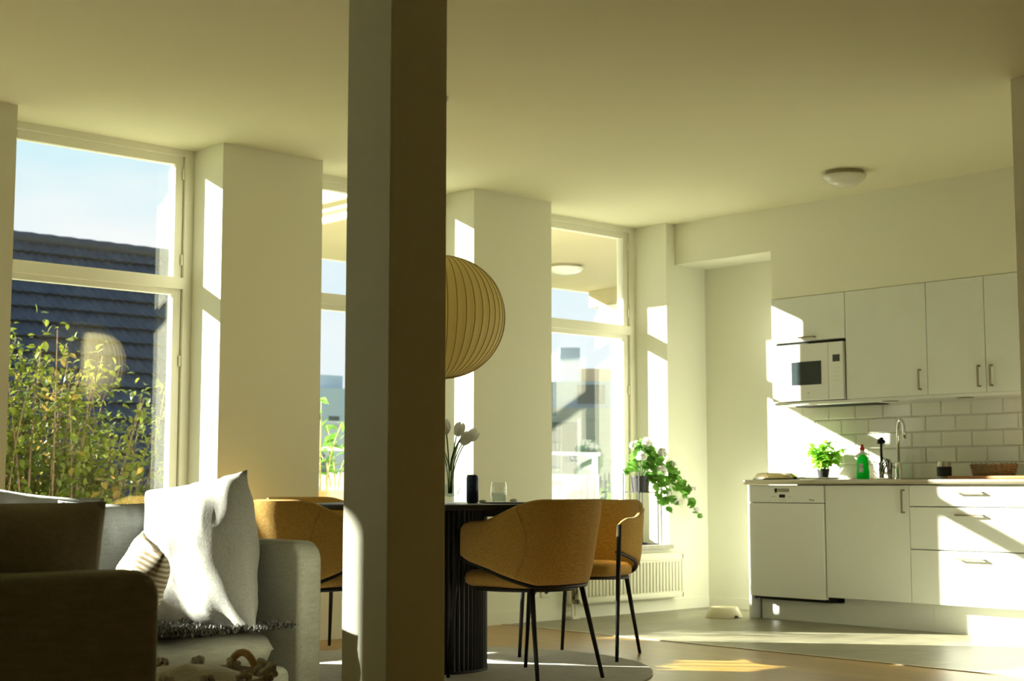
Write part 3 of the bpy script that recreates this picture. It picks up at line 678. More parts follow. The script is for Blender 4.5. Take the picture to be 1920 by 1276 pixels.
# things on the table
pmt = MB().lathe([(0, 0), (0.17, 0), (0.172, 0.002), (0.17, 0.004), (0, 0.004)], seg=48).build('placemat', mat('black_placemat', (0.02, 0.02, 0.02), 0.7, var=0.2, vscale=80, bump=0.2), ang=40)
pmt.location = (4.72, 5.05, TT+0.0005); tag(pmt, 'round black placemat on the near edge of the table', 'placemat')
cn = empty('drink_can', (4.585, 5.222, TT+0.0005), label='tall dark blue drink can standing on the dining table', cat='can')
M_can = bpy.data.materials.new('can_print'); M_can.use_nodes = True
t = M_can.node_tree; b = t.nodes['Principled BSDF']; N = t.nodes.new; L = t.links.new
tcn = N('ShaderNodeTexCoord'); mpn = N('ShaderNodeMapping'); mpn.inputs['Scale'].default_value = (60, 60, 34); L(tcn.outputs['Object'], mpn.inputs[0])
vo = N('ShaderNodeTexVoronoi'); vo.distance = 'CHEBYCHEV'; L(mpn.outputs[0], vo.inputs['Vector'])
r = N('ShaderNodeValToRGB'); r.color_ramp.interpolation = 'CONSTANT'; L(vo.outputs['Distance'], r.inputs[0])
r.color_ramp.elements[0].color = (0.22, 0.25, 0.30, 1); r.color_ramp.elements[1].color = (0.02, 0.04, 0.12, 1); r.color_ramp.elements[1].position = 0.22
L(r.outputs[0], b.inputs['Base Color']); b.inputs['Roughness'].default_value = 0.3; b.inputs['Metallic'].default_value = 0.5
MB().lathe([(0, 0), (0.022, 0), (0.0285, 0.008), (0.0285, 0.118), (0.0255, 0.130)], seg=28).build('can_body', M_can, cn, ang=40)
MB().lathe([(0.0255, 0.130), (0.0265, 0.134), (0.0245, 0.134), (0.023, 0.130), (0, 0.130)], seg=28).build('can_rim', M_steel, cn, ang=40)
gl = empty('water_glass', (4.675, 5.137, TT+0.004), label='stemless drinking glass half full of water on the table', cat='glass')
MB().lathe([(0, 0.0), (0.028, 0.0), (0.034, 0.012), (0.0385, 0.04), (0.037, 0.07), (0.033, 0.094), (0.0318, 0.094), (0.0358, 0.07), (0.0372, 0.04), (0.033, 0.013), (0.027, 0.006), (0, 0.006)], seg=32).build('glass_wall', M_clear, gl, smooth=True)
MB().lathe([(0, 0.0065), (0.0265, 0.0065), (0.0325, 0.0135), (0.0368, 0.04), (0.0366, 0.046), (0, 0.046)], seg=32).build('water', M_water, gl, smooth=True)
for i, (x, y) in enumerate(((4.63, 5.20), (4.735, 5.10))):
    o = MB().ball((0, 0, 0.008), 0.014, 10, 6, 1.5, 1.0, 0.6).build('crumpled_napkin', M_petal, smooth=True); o.location = (x, y, TT+(0.0005 if i == 0 else 0.005))
    tag(o, ['small crumpled white paper between can and glass', 'small crumpled white paper right of the water glass'][i], 'paper')
vz = empty('flower_vase', (4.505, 5.292, TT+0.0005), label='round clear glass vase half hidden by the column', cat='vase')
MB().lathe([(0, 0.0), (0.03, 0.0), (0.026, 0.012), (0.02, 0.022), (0.04, 0.04), (0.055, 0.075), (0.052, 0.105), (0.032, 0.135), (0.018, 0.16), (0.018, 0.185), (0.0165, 0.185), (0.0165, 0.16), (0.030, 0.134), (0.05, 0.104), (0.053, 0.075), (0.038, 0.042), (0, 0.028)], seg=32).build('vase_wall', M_clear, vz, smooth=True)
MB().lathe([(0, 0.029), (0.037, 0.043), (0.0522, 0.075), (0.0515, 0.088), (0, 0.088)], seg=32).build('water', M_water, vz, smooth=True)
rt = random.Random(21); tips = [(0.035, -0.045, 0.275), (0.015, -0.03, 0.315), (0.0, 0.025, 0.33), (-0.05, 0.03, 0.30), (-0.04, -0.02, 0.325), (0.06, -0.055, 0.295)]
for k, tpp in enumerate(tips):
    tu = empty('tulip', tuple(vz.location), label=['white tulip leaning right over the vase', 'white tulip with closed cup beside the column', 'tall white tulip in the middle of the vase', 'white tulip leaning back to the left in the vase', 'white tulip at the left of the vase', 'outermost white tulip on the right of the vase'][k], cat='flower', group='white tulips in the vase')
    tp_ = Vector(tpp); MB().tube(bezier([(tp_.x*0.1, tp_.y*0.1, 0.045), (tp_.x*0.1, tp_.y*0.1, 0.2), tp_], 6), 0.003, 6).build('stem', M_stem, tu, smooth=True)
    d = Vector((tp_.x*1.6, tp_.y*1.6, 0.12)).normalized(); Mq = Matrix.Translation(tp_) @ d.to_track_quat('Z', 'Y').to_matrix().to_4x4()
    for i in range(6):
        a = 2*pi*i/6+k; rr_ = 0.019 if i % 2 else 0.017; vs = []; fs = []
        for u in range(6):
            t = u/5; w_ = 0.0165*sin(pi*(0.12+0.80*t))**0.8; rad = rr_*(0.45+1.0*sin(pi*min(1, t*0.72+0.05))); z = 0.066*t
            for v in (-1, 0, 1): vs.append(Mq @ (Matrix.Rotation(a, 4, 'Z') @ Vector((rad*(1-0.10*abs(v)), v*w_, z))))
        for u in range(5):
            for v in range(2): q_ = u*3+v; fs.append((q_, q_+1, q_+4, q_+3))
        MB().add(vs, fs).build('petal', M_petal, tu, smooth=True)
    if k in (0, 1, 3, 5):
        vs = []; fs = []; ax = Vector((tp_.x, tp_.y, 0)).normalized()
        lp = bezier([(0, 0, 0.15), tuple(ax*0.02+Vector((0, 0, 0.24))), tuple(ax*0.05+Vector((0, 0, 0.30)))], 6); sd = Vector((-ax.y, ax.x, 0))
        for u, p in enumerate(lp): w_ = 0.024*sin(pi*(0.1+0.88*u/6)); vs += [p-sd*w_, p+ax*0.003, p+sd*w_]
        for u in range(6):
            for v in range(2): q_ = u*3+v; fs.append((q_, q_+1, q_+4, q_+3))
        MB().add(vs, fs).build('leaf', M_stem, tu, smooth=True)

# ------------------------------------------------------------------ radiator, sockets
ra = empty('radiator', (7.42, 6.85, 0), label='white ribbed panel radiator on the wall below the window sill', cat='radiator')
RX0, RX1, RZ0, RZ1 = 6.905, 7.952, 0.096, 0.396; RY = 6.815
M_rad = mat('radiator_enamel', (0.80, 0.78, 0.62), 0.35, var=0.01, spec=0.4)
P_(ra, 'panel', MB().rbox(RX0, RX1, RY+0.008, RY+0.05, RZ0, RZ1, 0.004, 2), M_rad, ang=40)
P_(ra, 'top_grille', MB().box(RX0+0.005, RX1-0.005, RY, RY+0.07, RZ1, RZ1+0.007), M_rad)
P_(ra, 'rim', MB().rbox(RX0, RX1, RY, RY+0.02, RZ1-0.045, RZ1, 0.004, 2).rbox(RX0, RX1, RY, RY+0.02, RZ0, RZ0+0.035, 0.004, 2).rbox(RX1-0.016, RX1, RY, RY+0.02, RZ0, RZ1, 0.004, 2).rbox(RX0, RX0+0.016, RY, RY+0.02, RZ0, RZ1, 0.004, 2), M_rad, ang=40)
n_r = 30; sp_ = (RX1-RX0-0.05)/n_r
rm = MB().rbox(-0.009, 0.009, -0.010, 0.008, -0.102, 0.102, 0.006, 2).mesh('rib', M_rad)
for i in range(n_r):
    o = bpy.data.objects.new('rib', rm); COL.objects.link(o); o.parent = ra
    o.location = (RX0+0.025+sp_*(i+0.5)-7.42, RY+0.009-6.85, 0.241)
P_(ra, 'wall_bracket', MB().box(6.87, 6.90, 6.86, YW, 0.10, 0.26), M_rad)
P_(ra, 'valve', MB().tube([(6.895, 6.855, 0.26), (6.895, 6.855, 0.13)], 0.009, 8).lathe([(0, 0), (0.014, 0), (0.014, 0.04), (0, 0.045)], (6.895, 6.84, 0.165), 12).lathe([(0, 0), (0.012, 0), (0.014, 0.02), (0, 0.03)], (6.895, 6.85, 0.10), 12), M_handle, smooth=True)
P_(ra, 'thermostat_knob', MB().lathe([(0, -0.018), (0.014, -0.018), (0.016, 0.0), (0.014, 0.018), (0, 0.018)], (0, 0, 0), 14).xf(Matrix.Translation((6.92, 6.84, 0.12)) @ Matrix.Rotation(pi/2, 4, 'X')), M_pot, smooth=True)
P_(ra, 'supply_pipe', MB().tube([(6.885, 6.855, 0.11), (6.885, 6.855, 0.0)], 0.007, 8).tube([(6.915, 6.855, 0.11), (6.915, 6.855, 0.0)], 0.007, 8).rbox(6.865, 6.935, 6.83, 6.88, 0, 0.02, 0.003, 1), M_trim)
for i, x in enumerate((6.575, 6.685)):
    s_ = empty('wall_socket', (x, YW, 0.19), label=['white wall socket low on the pier, nearer the column', 'white wall socket low on the pier, nearer the radiator'][i], cat='socket', group='sockets on the pier')
    MB().rbox(-0.042, 0.042, -0.010, 0.0, -0.042, 0.042, 0.004, 2).build('cover_plate', M_trim, s_, ang=40)
    MB().lathe([(0, 0), (0.019, 0), (0.021, 0.003), (0.021, 0.0), (0, 0)], seg=20).xf(Matrix.Translation((0, -0.0105, 0)) @ Matrix.Rotation(pi/2, 4, 'X')).build('socket_ring', M_trim, s_)
    MB().lathe([(0, 0), (0.008, 0), (0.008, 0.003), (0, 0.003)], seg=12).xf(Matrix.Translation((0, -0.0108, 0)) @ Matrix.Rotation(pi/2, 4, 'X')).build('plug_hole', M_pot, s_)

# ------------------------------------------------------------------ plant on stand at the far window
psd = empty('plant_stand', (7.715, 7.0, SILL), label='slim black metal plant stand on the sill of the far window', cat='plant stand')
hx, hy, hz_ = 0.098, 0.075, 0.50
for sx_ in (-1, 1):
    for sy_ in (-1, 1): MB().box(sx_*hx-0.004, sx_*hx+0.004, sy_*hy-0.004, sy_*hy+0.004, 0, hz_).build('leg', M_black, psd)
for z in (0.0, 0.36):
    MB().box(-hx-0.004, hx+0.004, -hy-0.004, -hy+0.004, z, z+0.008).box(-hx-0.004, hx+0.004, hy-0.004, hy+0.004, z, z+0.008).box(-hx-0.004, -hx+0.004, -hy+0.004, hy-0.004, z, z+0.008).box(hx-0.004, hx+0.004, -hy+0.004, hy-0.004, z, z+0.008).build('frame_ring', M_black, psd)
gp = empty('geranium_plant', (7.715, 7.0, SILL+0.368), label='trailing plant with white flower heads in dark pot on stand', cat='potted plant')
MB().lathe([(0, 0), (0.058, 0), (0.068, 0.10), (0.071, 0.10), (0.071, 0.108), (0.064, 0.108), (0.06, 0.095), (0, 0.095)], seg=28).build('pot', mat('slate_pot', (0.035, 0.035, 0.04), 0.5, var=0.2), gp, ang=40)
rg_ = random.Random(31); stems = MB(); lsp = []; heads = []
targets = [(-0.10, -0.02, 0.20), (-0.06, -0.06, 0.27), (0.0, 0.0, 0.30), (0.05, -0.05, 0.28), (0.10, -0.02, 0.26), (-0.12, 0.02, 0.12), (0.08, -0.10, 0.20), (0.14, -0.06, 0.18),
           (0.03, -0.12, 0.14), (0.10, -0.15, 0.02), (0.16, -0.16, -0.06), (0.05, -0.15, -0.08), (0.20, -0.18, 0.08), (0.27, -0.20, 0.03), (0.31, -0.21, -0.08), (0.36, -0.22, -0.16), (0.12, -0.17, -0.12), (0.22, -0.14, 0.14)]
for T in targets:
    T = Vector(T); mid = Vector((T.x*0.5, T.y*0.6, max(0.16, T.z+0.13))); path = bezier([(T.x*0.1, T.y*0.1, 0.09), mid, T], 7); stems.tube(path, 0.0025, 5)
    for k in range(2, 8):
        for j in range(2 if k < 6 else 3):
            a = rg_.uniform(0, 2*pi); d = Vector((cos(a), sin(a)*0.8-0.25, rg_.uniform(-0.15, 0.7))).normalized()
            base = path[k]+Vector((rg_.uniform(-.02, .02), rg_.uniform(-.02, .02), rg_.uniform(-.02, .02))); lsp.append((base, d))
stems.build('stems', M_stem, gp)
def round_leaf(c, nrm, R, rnd):
    nrm = Vector(nrm).normalized(); q = nrm.to_track_quat('Z', 'Y').to_matrix().to_4x4(); M_ = Matrix.Translation(c) @ q @ Matrix.Rotation(rnd.uniform(0, 6.28), 4, 'Z')
    vs = [(0, 0, 0)]; fs = []; K_ = 11
    for k in range(K_):
        a = 0.25+(2*pi-0.5)*k/(K_-1); r_ = R*(1+0.06*cos(5*a)); vs.append((r_*cos(a), r_*sin(a), 0.18*R*(0.6+0.4*cos(3*a))))
    for k in range(K_-1): fs.append((0, 1+k, 2+k))
    return [M_ @ Vector(v) for v in vs], fs
for (p, d) in lsp:
    nrm = Vector((d.x*0.5-0.35, d.y*0.5-0.5, 0.55)); R = rg_.uniform(0.018, 0.034); vs, fs = round_leaf(p, nrm, R, rg_)
    MB().add(vs, fs).build('leaf', M_leaf, gp, smooth=True)
for hpt in [(-0.085, -0.09, 0.24), (0.02, -0.05, 0.34), (0.055, -0.15, 0.14), (0.13, -0.09, 0.27), (-0.02, 0.03, 0.32), (0.10, -0.18, -0.02), (0.20, -0.14, 0.19), (0.30, -0.23, 0.02), (0.33, -0.23, -0.13), (0.17, -0.19, -0.07)]:
    big = hpt[0] < 0.14 and hpt[2] > 0.1; R = 0.038 if big else 0.022
    fm = MB(); hc = Vector(hpt)
    for k in range(26 if big else 14):
        a = rg_.uniform(0, 2*pi); zt = rg_.uniform(-0.6, 1); s_ = sqrt(1-zt*zt); d = Vector((s_*cos(a), s_*sin(a), zt)); fm.ball(hc+d*R*0.75, R*0.36, 6, 4)
    fm.build('flower_head', M_petal, gp, smooth=True)

# ------------------------------------------------------------------ sofa
sf = empty('corner_sofa', (1.6, 3.9, 0), label='pale grey corner sofa with thin upright panels in the foreground', cat='sofa')
def panel(x0, x1, y0, y1, z0, z1, r):
    b = bmesh.new(); bmesh.ops.create_cube(b, size=1)
    for v in b.verts: v.co = Vector(((x0+x1)/2+v.co.x*(x1-x0), (y0+y1)/2+v.co.y*(y1-y0), (z0+z1)/2+v.co.z*(z1-z0)))
    alongx = (x1-x0) > (y1-y0)
    ed = [e_ for e_ in b.edges if all(v.co.z > z1-1e-4 for v in e_.verts) and (abs(e_.verts[0].co.x-e_.verts[1].co.x) < 1e-4) == alongx]
    bmesh.ops.bevel(b, geom=ed, offset=r, segments=7, affect='EDGES', profile=0.5)
    sh_ = [e_ for e_ in b.edges if len(e_.link_faces) == 2 and e_.calc_face_angle(0) > radians(40)]
    bmesh.ops.bevel(b, geom=sh_, offset=0.018, segments=3, affect='EDGES', profile=0.5, clamp_overlap=True)
    b.verts.index_update(); mb = MB(); mb.v = [tuple(v.co) for v in b.verts]; mb.f = [tuple(v.index for v in q_.verts) for q_ in b.faces]; b.free(); return mb
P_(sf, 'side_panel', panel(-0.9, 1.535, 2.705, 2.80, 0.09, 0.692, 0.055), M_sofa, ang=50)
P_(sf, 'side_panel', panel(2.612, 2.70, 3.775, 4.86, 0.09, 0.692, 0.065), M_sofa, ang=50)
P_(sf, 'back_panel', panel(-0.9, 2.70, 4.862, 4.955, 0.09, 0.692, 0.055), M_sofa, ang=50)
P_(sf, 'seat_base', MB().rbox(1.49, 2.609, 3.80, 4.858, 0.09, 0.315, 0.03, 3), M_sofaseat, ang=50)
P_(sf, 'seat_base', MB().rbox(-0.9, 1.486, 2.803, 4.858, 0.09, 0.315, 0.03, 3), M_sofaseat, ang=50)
def cushion(w, h, t, seed=0, n=26, pinch=0.06, pw=2.4, wr=0.006, ex=0.5, corner=0.0):
    """pillow in local XZ plane (w by h), thickness along Y, centred on the origin"""
    mb = MB(); N1 = n+1
    for side in (1, -1):
        for i in range(N1):
            for j in range(N1):
                u = -1+2*i/n; v = -1+2*j/n
                sx_ = 1-pinch*(1-v*v)*abs(u)**3 ; sz_ = 1-pinch*(1-u*u)*abs(v)**3
                e_ = (max(0, 1-abs(u)**pw)*max(0, 1-abs(v)**pw))**ex
                nn = noise.noise(Vector((u*2.2+seed, v*2.2, side*3+seed)))*wr*2.2+noise.noise(Vector((u*6+seed, v*3, side+seed*2)))*wr
                ck = 1-corner*abs(u*v)**4; sx_ *= ck; sz_ *= ck
                mb.v.append((u*w/2*sx_, side*(t/2*e_)+nn*min(1, e_*3)*(1 if side > 0 else -1), v*h/2*sz_))
    off = N1*N1
    for i in range(n):
        for j in range(n):
            a, b_, c_, d_ = i*N1+j, (i+1)*N1+j, (i+1)*N1+j+1, i*N1+j+1
            mb.f.append((a, b_, c_, d_)); mb.f.append((off+d_, off+c_, off+b_, off+a))
    # weld border
    mp2 = {}
    for i in range(N1):
        for j in range(N1):
            if i in (0, n) or j in (0, n): mp2[off+i*N1+j] = i*N1+j
    mb.f = [tuple(mp2.get(q_, q_) for q_ in f_) for f_ in mb.f]
    used = sorted({q_ for f_ in mb.f for q_ in f_}); rm_ = {q_: k for k, q_ in enumerate(used)}
    mb.v = [mb.v[q_] for q_ in used]; mb.f = [tuple(rm_[q_] for q_ in f_) for f_ in mb.f]
    return mb
def put(o, loc, nrm, roll=0.0):
    """orient local -Y to nrm, local Z up-ish, then roll about the normal"""
    nrm = Vector(nrm).normalized(); y = -nrm; x = y.cross(Vector((0, 0, 1))).normalized(); z = x.cross(y)
    R = Matrix((x, y, z)).transposed().to_4x4() @ Matrix.Rotation(roll, 4, 'Y')
    o.matrix_world = Matrix.Translation(loc) @ R; return o
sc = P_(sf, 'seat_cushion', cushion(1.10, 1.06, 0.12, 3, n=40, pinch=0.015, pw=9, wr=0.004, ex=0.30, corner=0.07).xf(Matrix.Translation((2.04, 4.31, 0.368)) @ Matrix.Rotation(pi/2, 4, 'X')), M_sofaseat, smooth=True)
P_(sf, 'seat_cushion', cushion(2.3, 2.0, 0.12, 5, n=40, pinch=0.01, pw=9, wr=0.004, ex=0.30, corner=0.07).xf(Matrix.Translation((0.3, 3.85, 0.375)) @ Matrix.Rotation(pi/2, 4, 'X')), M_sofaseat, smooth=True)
for x, y in ((-0.8, 2.85), (1.45, 2.85), (2.55, 3.85), (2.55, 4.85), (-0.8, 4.85)):
    P_(sf, 'leg', MB().lathe([(0, 0), (0.016, 0), (0.018, 0.09), (0, 0.09)], (x, y, 0), 12), M_black)
# loose cushions
o = cushion(0.52, 0.50, 0.22, 1.3, wr=0.013).xf(Matrix(((0.96, 0, -0.40, 0), (0, 1, 0, 0), (0.12, 0, 1, 0), (0, 0, 0, 1)))).build('sofa_cushion', M_pillow, smooth=True); put(o, (2.465, 4.125, 0.64), (-1, -0.14, 0.26), 0); tag(o, 'large white cushion in sunlight propped against the sofa side panel', 'cushion')
o = cushion(0.40, 0.46, 0.16, 4.1, wr=0.009).build('sofa_cushion', M_pillow2, smooth=True); put(o, (2.40, 4.52, 0.585), (-0.22, -0.97, 0.05), radians(0)); tag(o, 'grey cushion in shade behind the sunlit white cushion', 'cushion')
o = cushion(0.44, 0.46, 0.18, 6.6, wr=0.009).build('sofa_cushion', M_pillow2, smooth=True); put(o, (2.17, 4.66, 0.615), (-0.05, -1, 0.02), radians(6)); tag(o, 'blue-grey cushion below the left window, behind the taupe cushion', 'cushion')
o = cushion(0.70, 0.46, 0.17, 8.2, wr=0.009, pinch=0.015).build('sofa_cushion', M_pillow3, smooth=True); put(o, (1.15, 2.91, 0.60), (0, -1, -0.12), 0); tag(o, 'dark taupe cushion standing above the nearest sofa panel', 'cushion')
sp = empty('striped_cushion', (2.125, 3.91, 0.545), label='small cream and brown striped cushion beside the white cushion', cat='cushion')
o = cushion(0.30, 0.33, 0.13, 9.4, wr=0.008).build('cover', M_stripe, sp, smooth=True); put(o, (0, 0, 0), (-0.93, 0.22, 0.30), radians(12))
# fluffy throw
th_ = empty('fluffy_throw', (2.19, 3.925, 0.436), label='charcoal and white fluffy throw spread on the sofa seat', cat='throw')
base = MB(); nx, ny = 30, 16; rth = random.Random(8)
def throw_z(x, y): return 0.012*noise.noise(Vector((x*6, y*6, 2)))-0.015*max(0, (-y-0.12)*6)**2*0.5
for i in range(nx+1):
    for j in range(ny+1):
        x = -0.5+0.88*i/nx; y = -0.17+0.45*j/ny+0.012*sin(i*1.1); base.v.append((x, y, throw_z(x, y)))
base.f = [(i*(ny+1)+j, (i+1)*(ny+1)+j, (i+1)*(ny+1)+j+1, i*(ny+1)+j+1) for i in range(nx) for j in range(ny)]
M_pile = mat('throw_pile', (0.015, 0.015, 0.016), 0.9, col2=(0.26, 0.25, 0.22), vscale=70)
base.build('hide', M_pile, th_, smooth=True)
pile = MB()
for k in range(7000):
    x = rth.uniform(-0.5, 0.39); y = rth.uniform(-0.185, 0.28) if rth.random() < 0.6 else rth.uniform(-0.185, -0.05); z = throw_z(x, y)
    d = Vector((rth.uniform(-1, 1), rth.uniform(-1.1, 0.6), rth.uniform(0.4, 1.2))).normalized()*rth.uniform(0.014, 0.026); s_ = Vector((rth.uniform(-1, 1), rth.uniform(-1, 1), rth.uniform(-1, 1))).normalized()*0.0028
    p = Vector((x, y, z)); n_ = len(pile.v); m_ = p+d*0.55+s_*1.5
    pile.v += [tuple(p-s_), tuple(p+s_), tuple(m_+s_), tuple(m_-s_), tuple(p+d)]; pile.f += [(n_, n_+1, n_+2, n_+3), (n_+3, n_+2, n_+4)]
o = pile.build('pile', M_pile, th_); o['kind'] = 'stuff'
# pompom basket
pbk = empty('pompom_basket', (1.93, 3.24, 0), label='cream basket with pompoms and rattan handle on the floor before sofa', cat='basket')
M_bk = fabric('basket_weave', (0.58, 0.54, 0.45), scale=120, bump=0.8)
MB().lathe([(0, 0), (0.15, 0), (0.185, 0.06), (0.20, 0.20), (0.195, 0.40), (0.189, 0.40), (0.194, 0.20), (0.175, 0.06), (0.14, 0.01), (0, 0.01)], seg=40).build('basket_body', M_bk, pbk, smooth=True)
for a0 in (radians(18), radians(198)):
    pts = [(0.19*cos(a0)-sin(a0)*0.055*cos(t_), 0.19*sin(a0)+cos(a0)*0.055*cos(t_), 0.335+0.10*sin(t_)) for t_ in [pi*k/12 for k in range(13)]]
    MB().tube(pts, 0.010, 8).build('handle', M_rattan, pbk, smooth=True)
rp = random.Random(4)
for ring, (z, R, cnt) in enumerate(((0.405, 0.195, 13), (0.31, 0.205, 12), (0.2, 0.205, 12))):
    for k in range(cnt):
        a = 2*pi*(k+0.5*(ring % 2))/cnt; q_ = MB()
        c_ = Vector((R*cos(a), R*sin(a), z))
        for j in range(16):
            d = Vector((rp.uniform(-1, 1), rp.uniform(-1, 1), rp.uniform(-1, 1))).normalized(); q_.ball(c_+d*0.013, 0.009, 5, 4)
        q_.build('pompom', M_bk, pbk, smooth=True)
bl = MB()
for i in range(25):
    for j in range(24):
        u = i/24; a = 2*pi*j/24; r_ = 0.178*u; bl.v.append((r_*cos(a), r_*sin(a), 0.375+0.05*(1-u*u)+0.018*noise.noise(Vector((r_*cos(a)*14, r_*sin(a)*14, 1)))))
bl.f = [(i*24+j, (i+1)*24+j, (i+1)*24+(j+1) % 24, i*24+(j+1) % 24) for i in range(24) for j in range(24)]
o = bl.build('folded_blanket', M_bk, smooth=True); o.location = (1.93, 3.24, 0); tag(o, 'cream textured blanket stuffed inside the pompom basket', 'blanket')

# ------------------------------------------------------------------ outdoors
M_ground = mat('lawn', (0.10, 0.14, 0.05), 0.95, col2=(0.20, 0.22, 0.09), vscale=3, bump=0.3)
struct(MB().box(-60, 140, YO+0.02, 160, -0.5, -0.3).build('ground', M_ground), 'lawn and ground outside the windows')
M_pave = mat('pale_paving', (0.74, 0.73, 0.68), 0.8, var=0.08, vscale=4)
struct(MB().box(4.6, 11.9, YO+0.001, 11.1, -0.3, -0.04).build('terrace_floor', M_pave), 'pale terrace paving outside the far windows')
# canopy
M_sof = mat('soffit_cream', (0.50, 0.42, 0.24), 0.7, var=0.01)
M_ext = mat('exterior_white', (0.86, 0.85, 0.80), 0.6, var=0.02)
cpy = empty('terrace_canopy', (9.0, 9.1, 2.92), label='cream terrace roof with stepped edge boards outside the far windows', cat='canopy')
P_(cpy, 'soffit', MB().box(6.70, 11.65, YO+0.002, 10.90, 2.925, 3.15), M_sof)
P_(cpy, 'edge_board', MB().box(6.64, 6.698, YO+0.002, 10.92, 2.915, 2.975), M_ext)
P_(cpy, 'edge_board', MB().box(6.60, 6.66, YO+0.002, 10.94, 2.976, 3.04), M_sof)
P_(cpy, 'edge_board', MB().box(6.54, 6.62, YO+0.002, 10.96, 3.041, 3.20), M_ext)
P_(cpy, 'edge_board', MB().box(6.62, 11.65, 10.902, 10.96, 2.925, 3.20), M_ext)
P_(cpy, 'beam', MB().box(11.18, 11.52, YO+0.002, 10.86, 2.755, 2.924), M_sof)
ceiling_lamp(9.67, 9.70, 2.925, 'round ceiling lamp under the terrace roof outside far window', 0.17)
ec = empty('terrace_column', (11.46, 10.58, -0.04), label='round white terrace column with flared capital outside far window', cat='column')
MB().lathe([(0, 0), (0.22, 0), (0.22, 0.10), (0.17, 0.14), (0.16, 2.45), (0.17, 2.50), (0.20, 2.60), (0.25, 2.68), (0.26, 2.70), (0.30, 2.70), (0.30, 2.795), (0, 2.795)], seg=36).build('shaft', M_ext, ec, ang=40)
rl = empty('terrace_railing', (9.0, 10.85, -0.04), label='white terrace railing with ribbed lower panel outside far window', cat='railing')
P_(rl, 'top_rail', MB().rbox(6.7, 11.3, 10.82, 10.88, 1.18, 1.215, 0.004, 1), M_ext)
P_(rl, 'lower_panel', MB().box(6.7, 11.3, 10.845, 10.855, 0.02, 0.985), M_ext)
rm2 = MB().box(-0.02, 0.02, -0.012, 0.0, -0.48, 0.48).mesh('slat', M_ext)
for i in range(46):
    o = bpy.data.objects.new('slat', rm2); COL.objects.link(o); o.parent = rl; o.location = (6.75+0.1*i-9.0, 10.844-10.85, 0.5+0.04)
for x in (6.72, 8.2, 9.7, 11.28): P_(rl, 'post', MB().box(x-0.02, x+0.02, 10.86, 10.90, -0.04, 1.18), M_ext)
P_(rl, 'glass_panel', MB().box(6.75, 11.25, 10.848, 10.852, 0.987, 1.178), M_clear)
# planter by the second window
pt = empty('wooden_planter', (5.97, 8.30, -0.3), label='wooden planter box with spindly seedlings outside the middle window', cat='planter')
M_pwood = mat('planter_wood', (0.42, 0.20, 0.06), 0.7, col2=(0.55, 0.29, 0.10), vscale=10, stretch=(1, 1, 8))
for k in range(6):
    z = 0.0+0.19*k
    MB().box(-0.45, 0.45, -0.17, -0.15, z, z+0.182).build('board', M_pwood, pt); MB().box(-0.45, 0.45, 0.15, 0.17, z, z+0.182).build('board', M_pwood, pt)
    MB().box(-0.45, -0.43, -0.149, 0.149, z, z+0.182).build('board', M_pwood, pt); MB().box(0.43, 0.45, -0.149, 0.149, z, z+0.182).build('board', M_pwood, pt)
MB().box(-0.429, 0.429, -0.149, 0.149, 0, 1.08).build('soil', M_bark, pt)
M_straw = mat('straw_stem', (0.50, 0.42, 0.16), 0.6, col2=(0.62, 0.56, 0.26), vscale=20, translucent=0.3)
rpl = random.Random(17)
for k in range(26):
    x = -0.42+0.84*(k+0.5)/26; y = rpl.uniform(-0.1, 0.1); h = rpl.uniform(0.25, 0.72); tip = (x+rpl.uniform(-.08, .08), y+rpl.uniform(-.08, .08), 1.08+h)
    path = bezier([(x, y, 1.07), (x, y, 1.08+h*0.6), tip], 6); MB().tube(path, [0.006, 0.0055, 0.005, 0.005, 0.004, 0.003, 0.003], 5).build('stem', M_straw, pt, smooth=True)
    sps = [(p, (rpl.uniform(-1, 1), rpl.uniform(-1, 1), rpl.uniform(-.4, .5))) for p in path[3:] for _ in range(2)]
    for s_ in sps: scatter_leaves([s_], 0.075, 0.022, rpl, 0.4).build('leaf', M_leaf, pt, smooth=True)
# shrub in front of the near window
shb = empty('garden_shrub', (4.55, 9.6, -0.3), label='dense leafy garden shrub close outside the left window', cat='shrub')
M_bush = mat('shrub_leaf', (0.05, 0.085, 0.01), 0.40, col2=(0.24, 0.26, 0.03), vscale=2.5, translucent=0.4)
M_bush2 = mat('shrub_leaf_autumn', (0.28, 0.16, 0.04), 0.5, col2=(0.15, 0.19, 0.03), vscale=4, translucent=0.4)
rs = random.Random(77); br_ = MB(); spots = []
def top_h(x): return 2.30-0.30*max(0, x-3.95)-0.40*max(0, x-4.75)      # crown height above lawn along X
for k in range(230):
    bx, by = rs.uniform(3.2, 5.1), rs.uniform(9.0, 10.4); h = top_h(bx)*rs.uniform(0.5, 1.04)
    tip = Vector((bx+rs.uniform(-.25, .32), by+rs.uniform(-.3, .3), h)); root = Vector((bx*0.7+4.3*0.3, by, 0.02))
    path = bezier([root, Vector((bx, by, h*0.5)), tip], 9); br_.tube([p-Vector((4.55, 9.6, 0)) for p in path], [0.010]*4+[0.007]*3+[0.004]*3, 5)
    for i in range(3, 10):
        for j in range(15):
            spots.append((path[i]+Vector((rs.gauss(0, .07), rs.gauss(0, .07), rs.gauss(0, .07)))-Vector((4.55, 9.6, 0)), (rs.uniform(-1, 1), rs.uniform(-1, 1), rs.uniform(-.7, .5))))
br_.build('branches', M_bark, shb)
rs.shuffle(spots); front_sp = sorted(spots, key=lambda q_: q_[0].y)
near = front_sp[:220]; rest = front_sp[220:]
lv = []
for k in range(6): lv.append(scatter_leaves([(Vector((0, 0, 0)), (0, 1, 0))], 0.062, 0.021, rs, 0.25).mesh('leaf', M_bush if k % 3 else M_bush2, True))
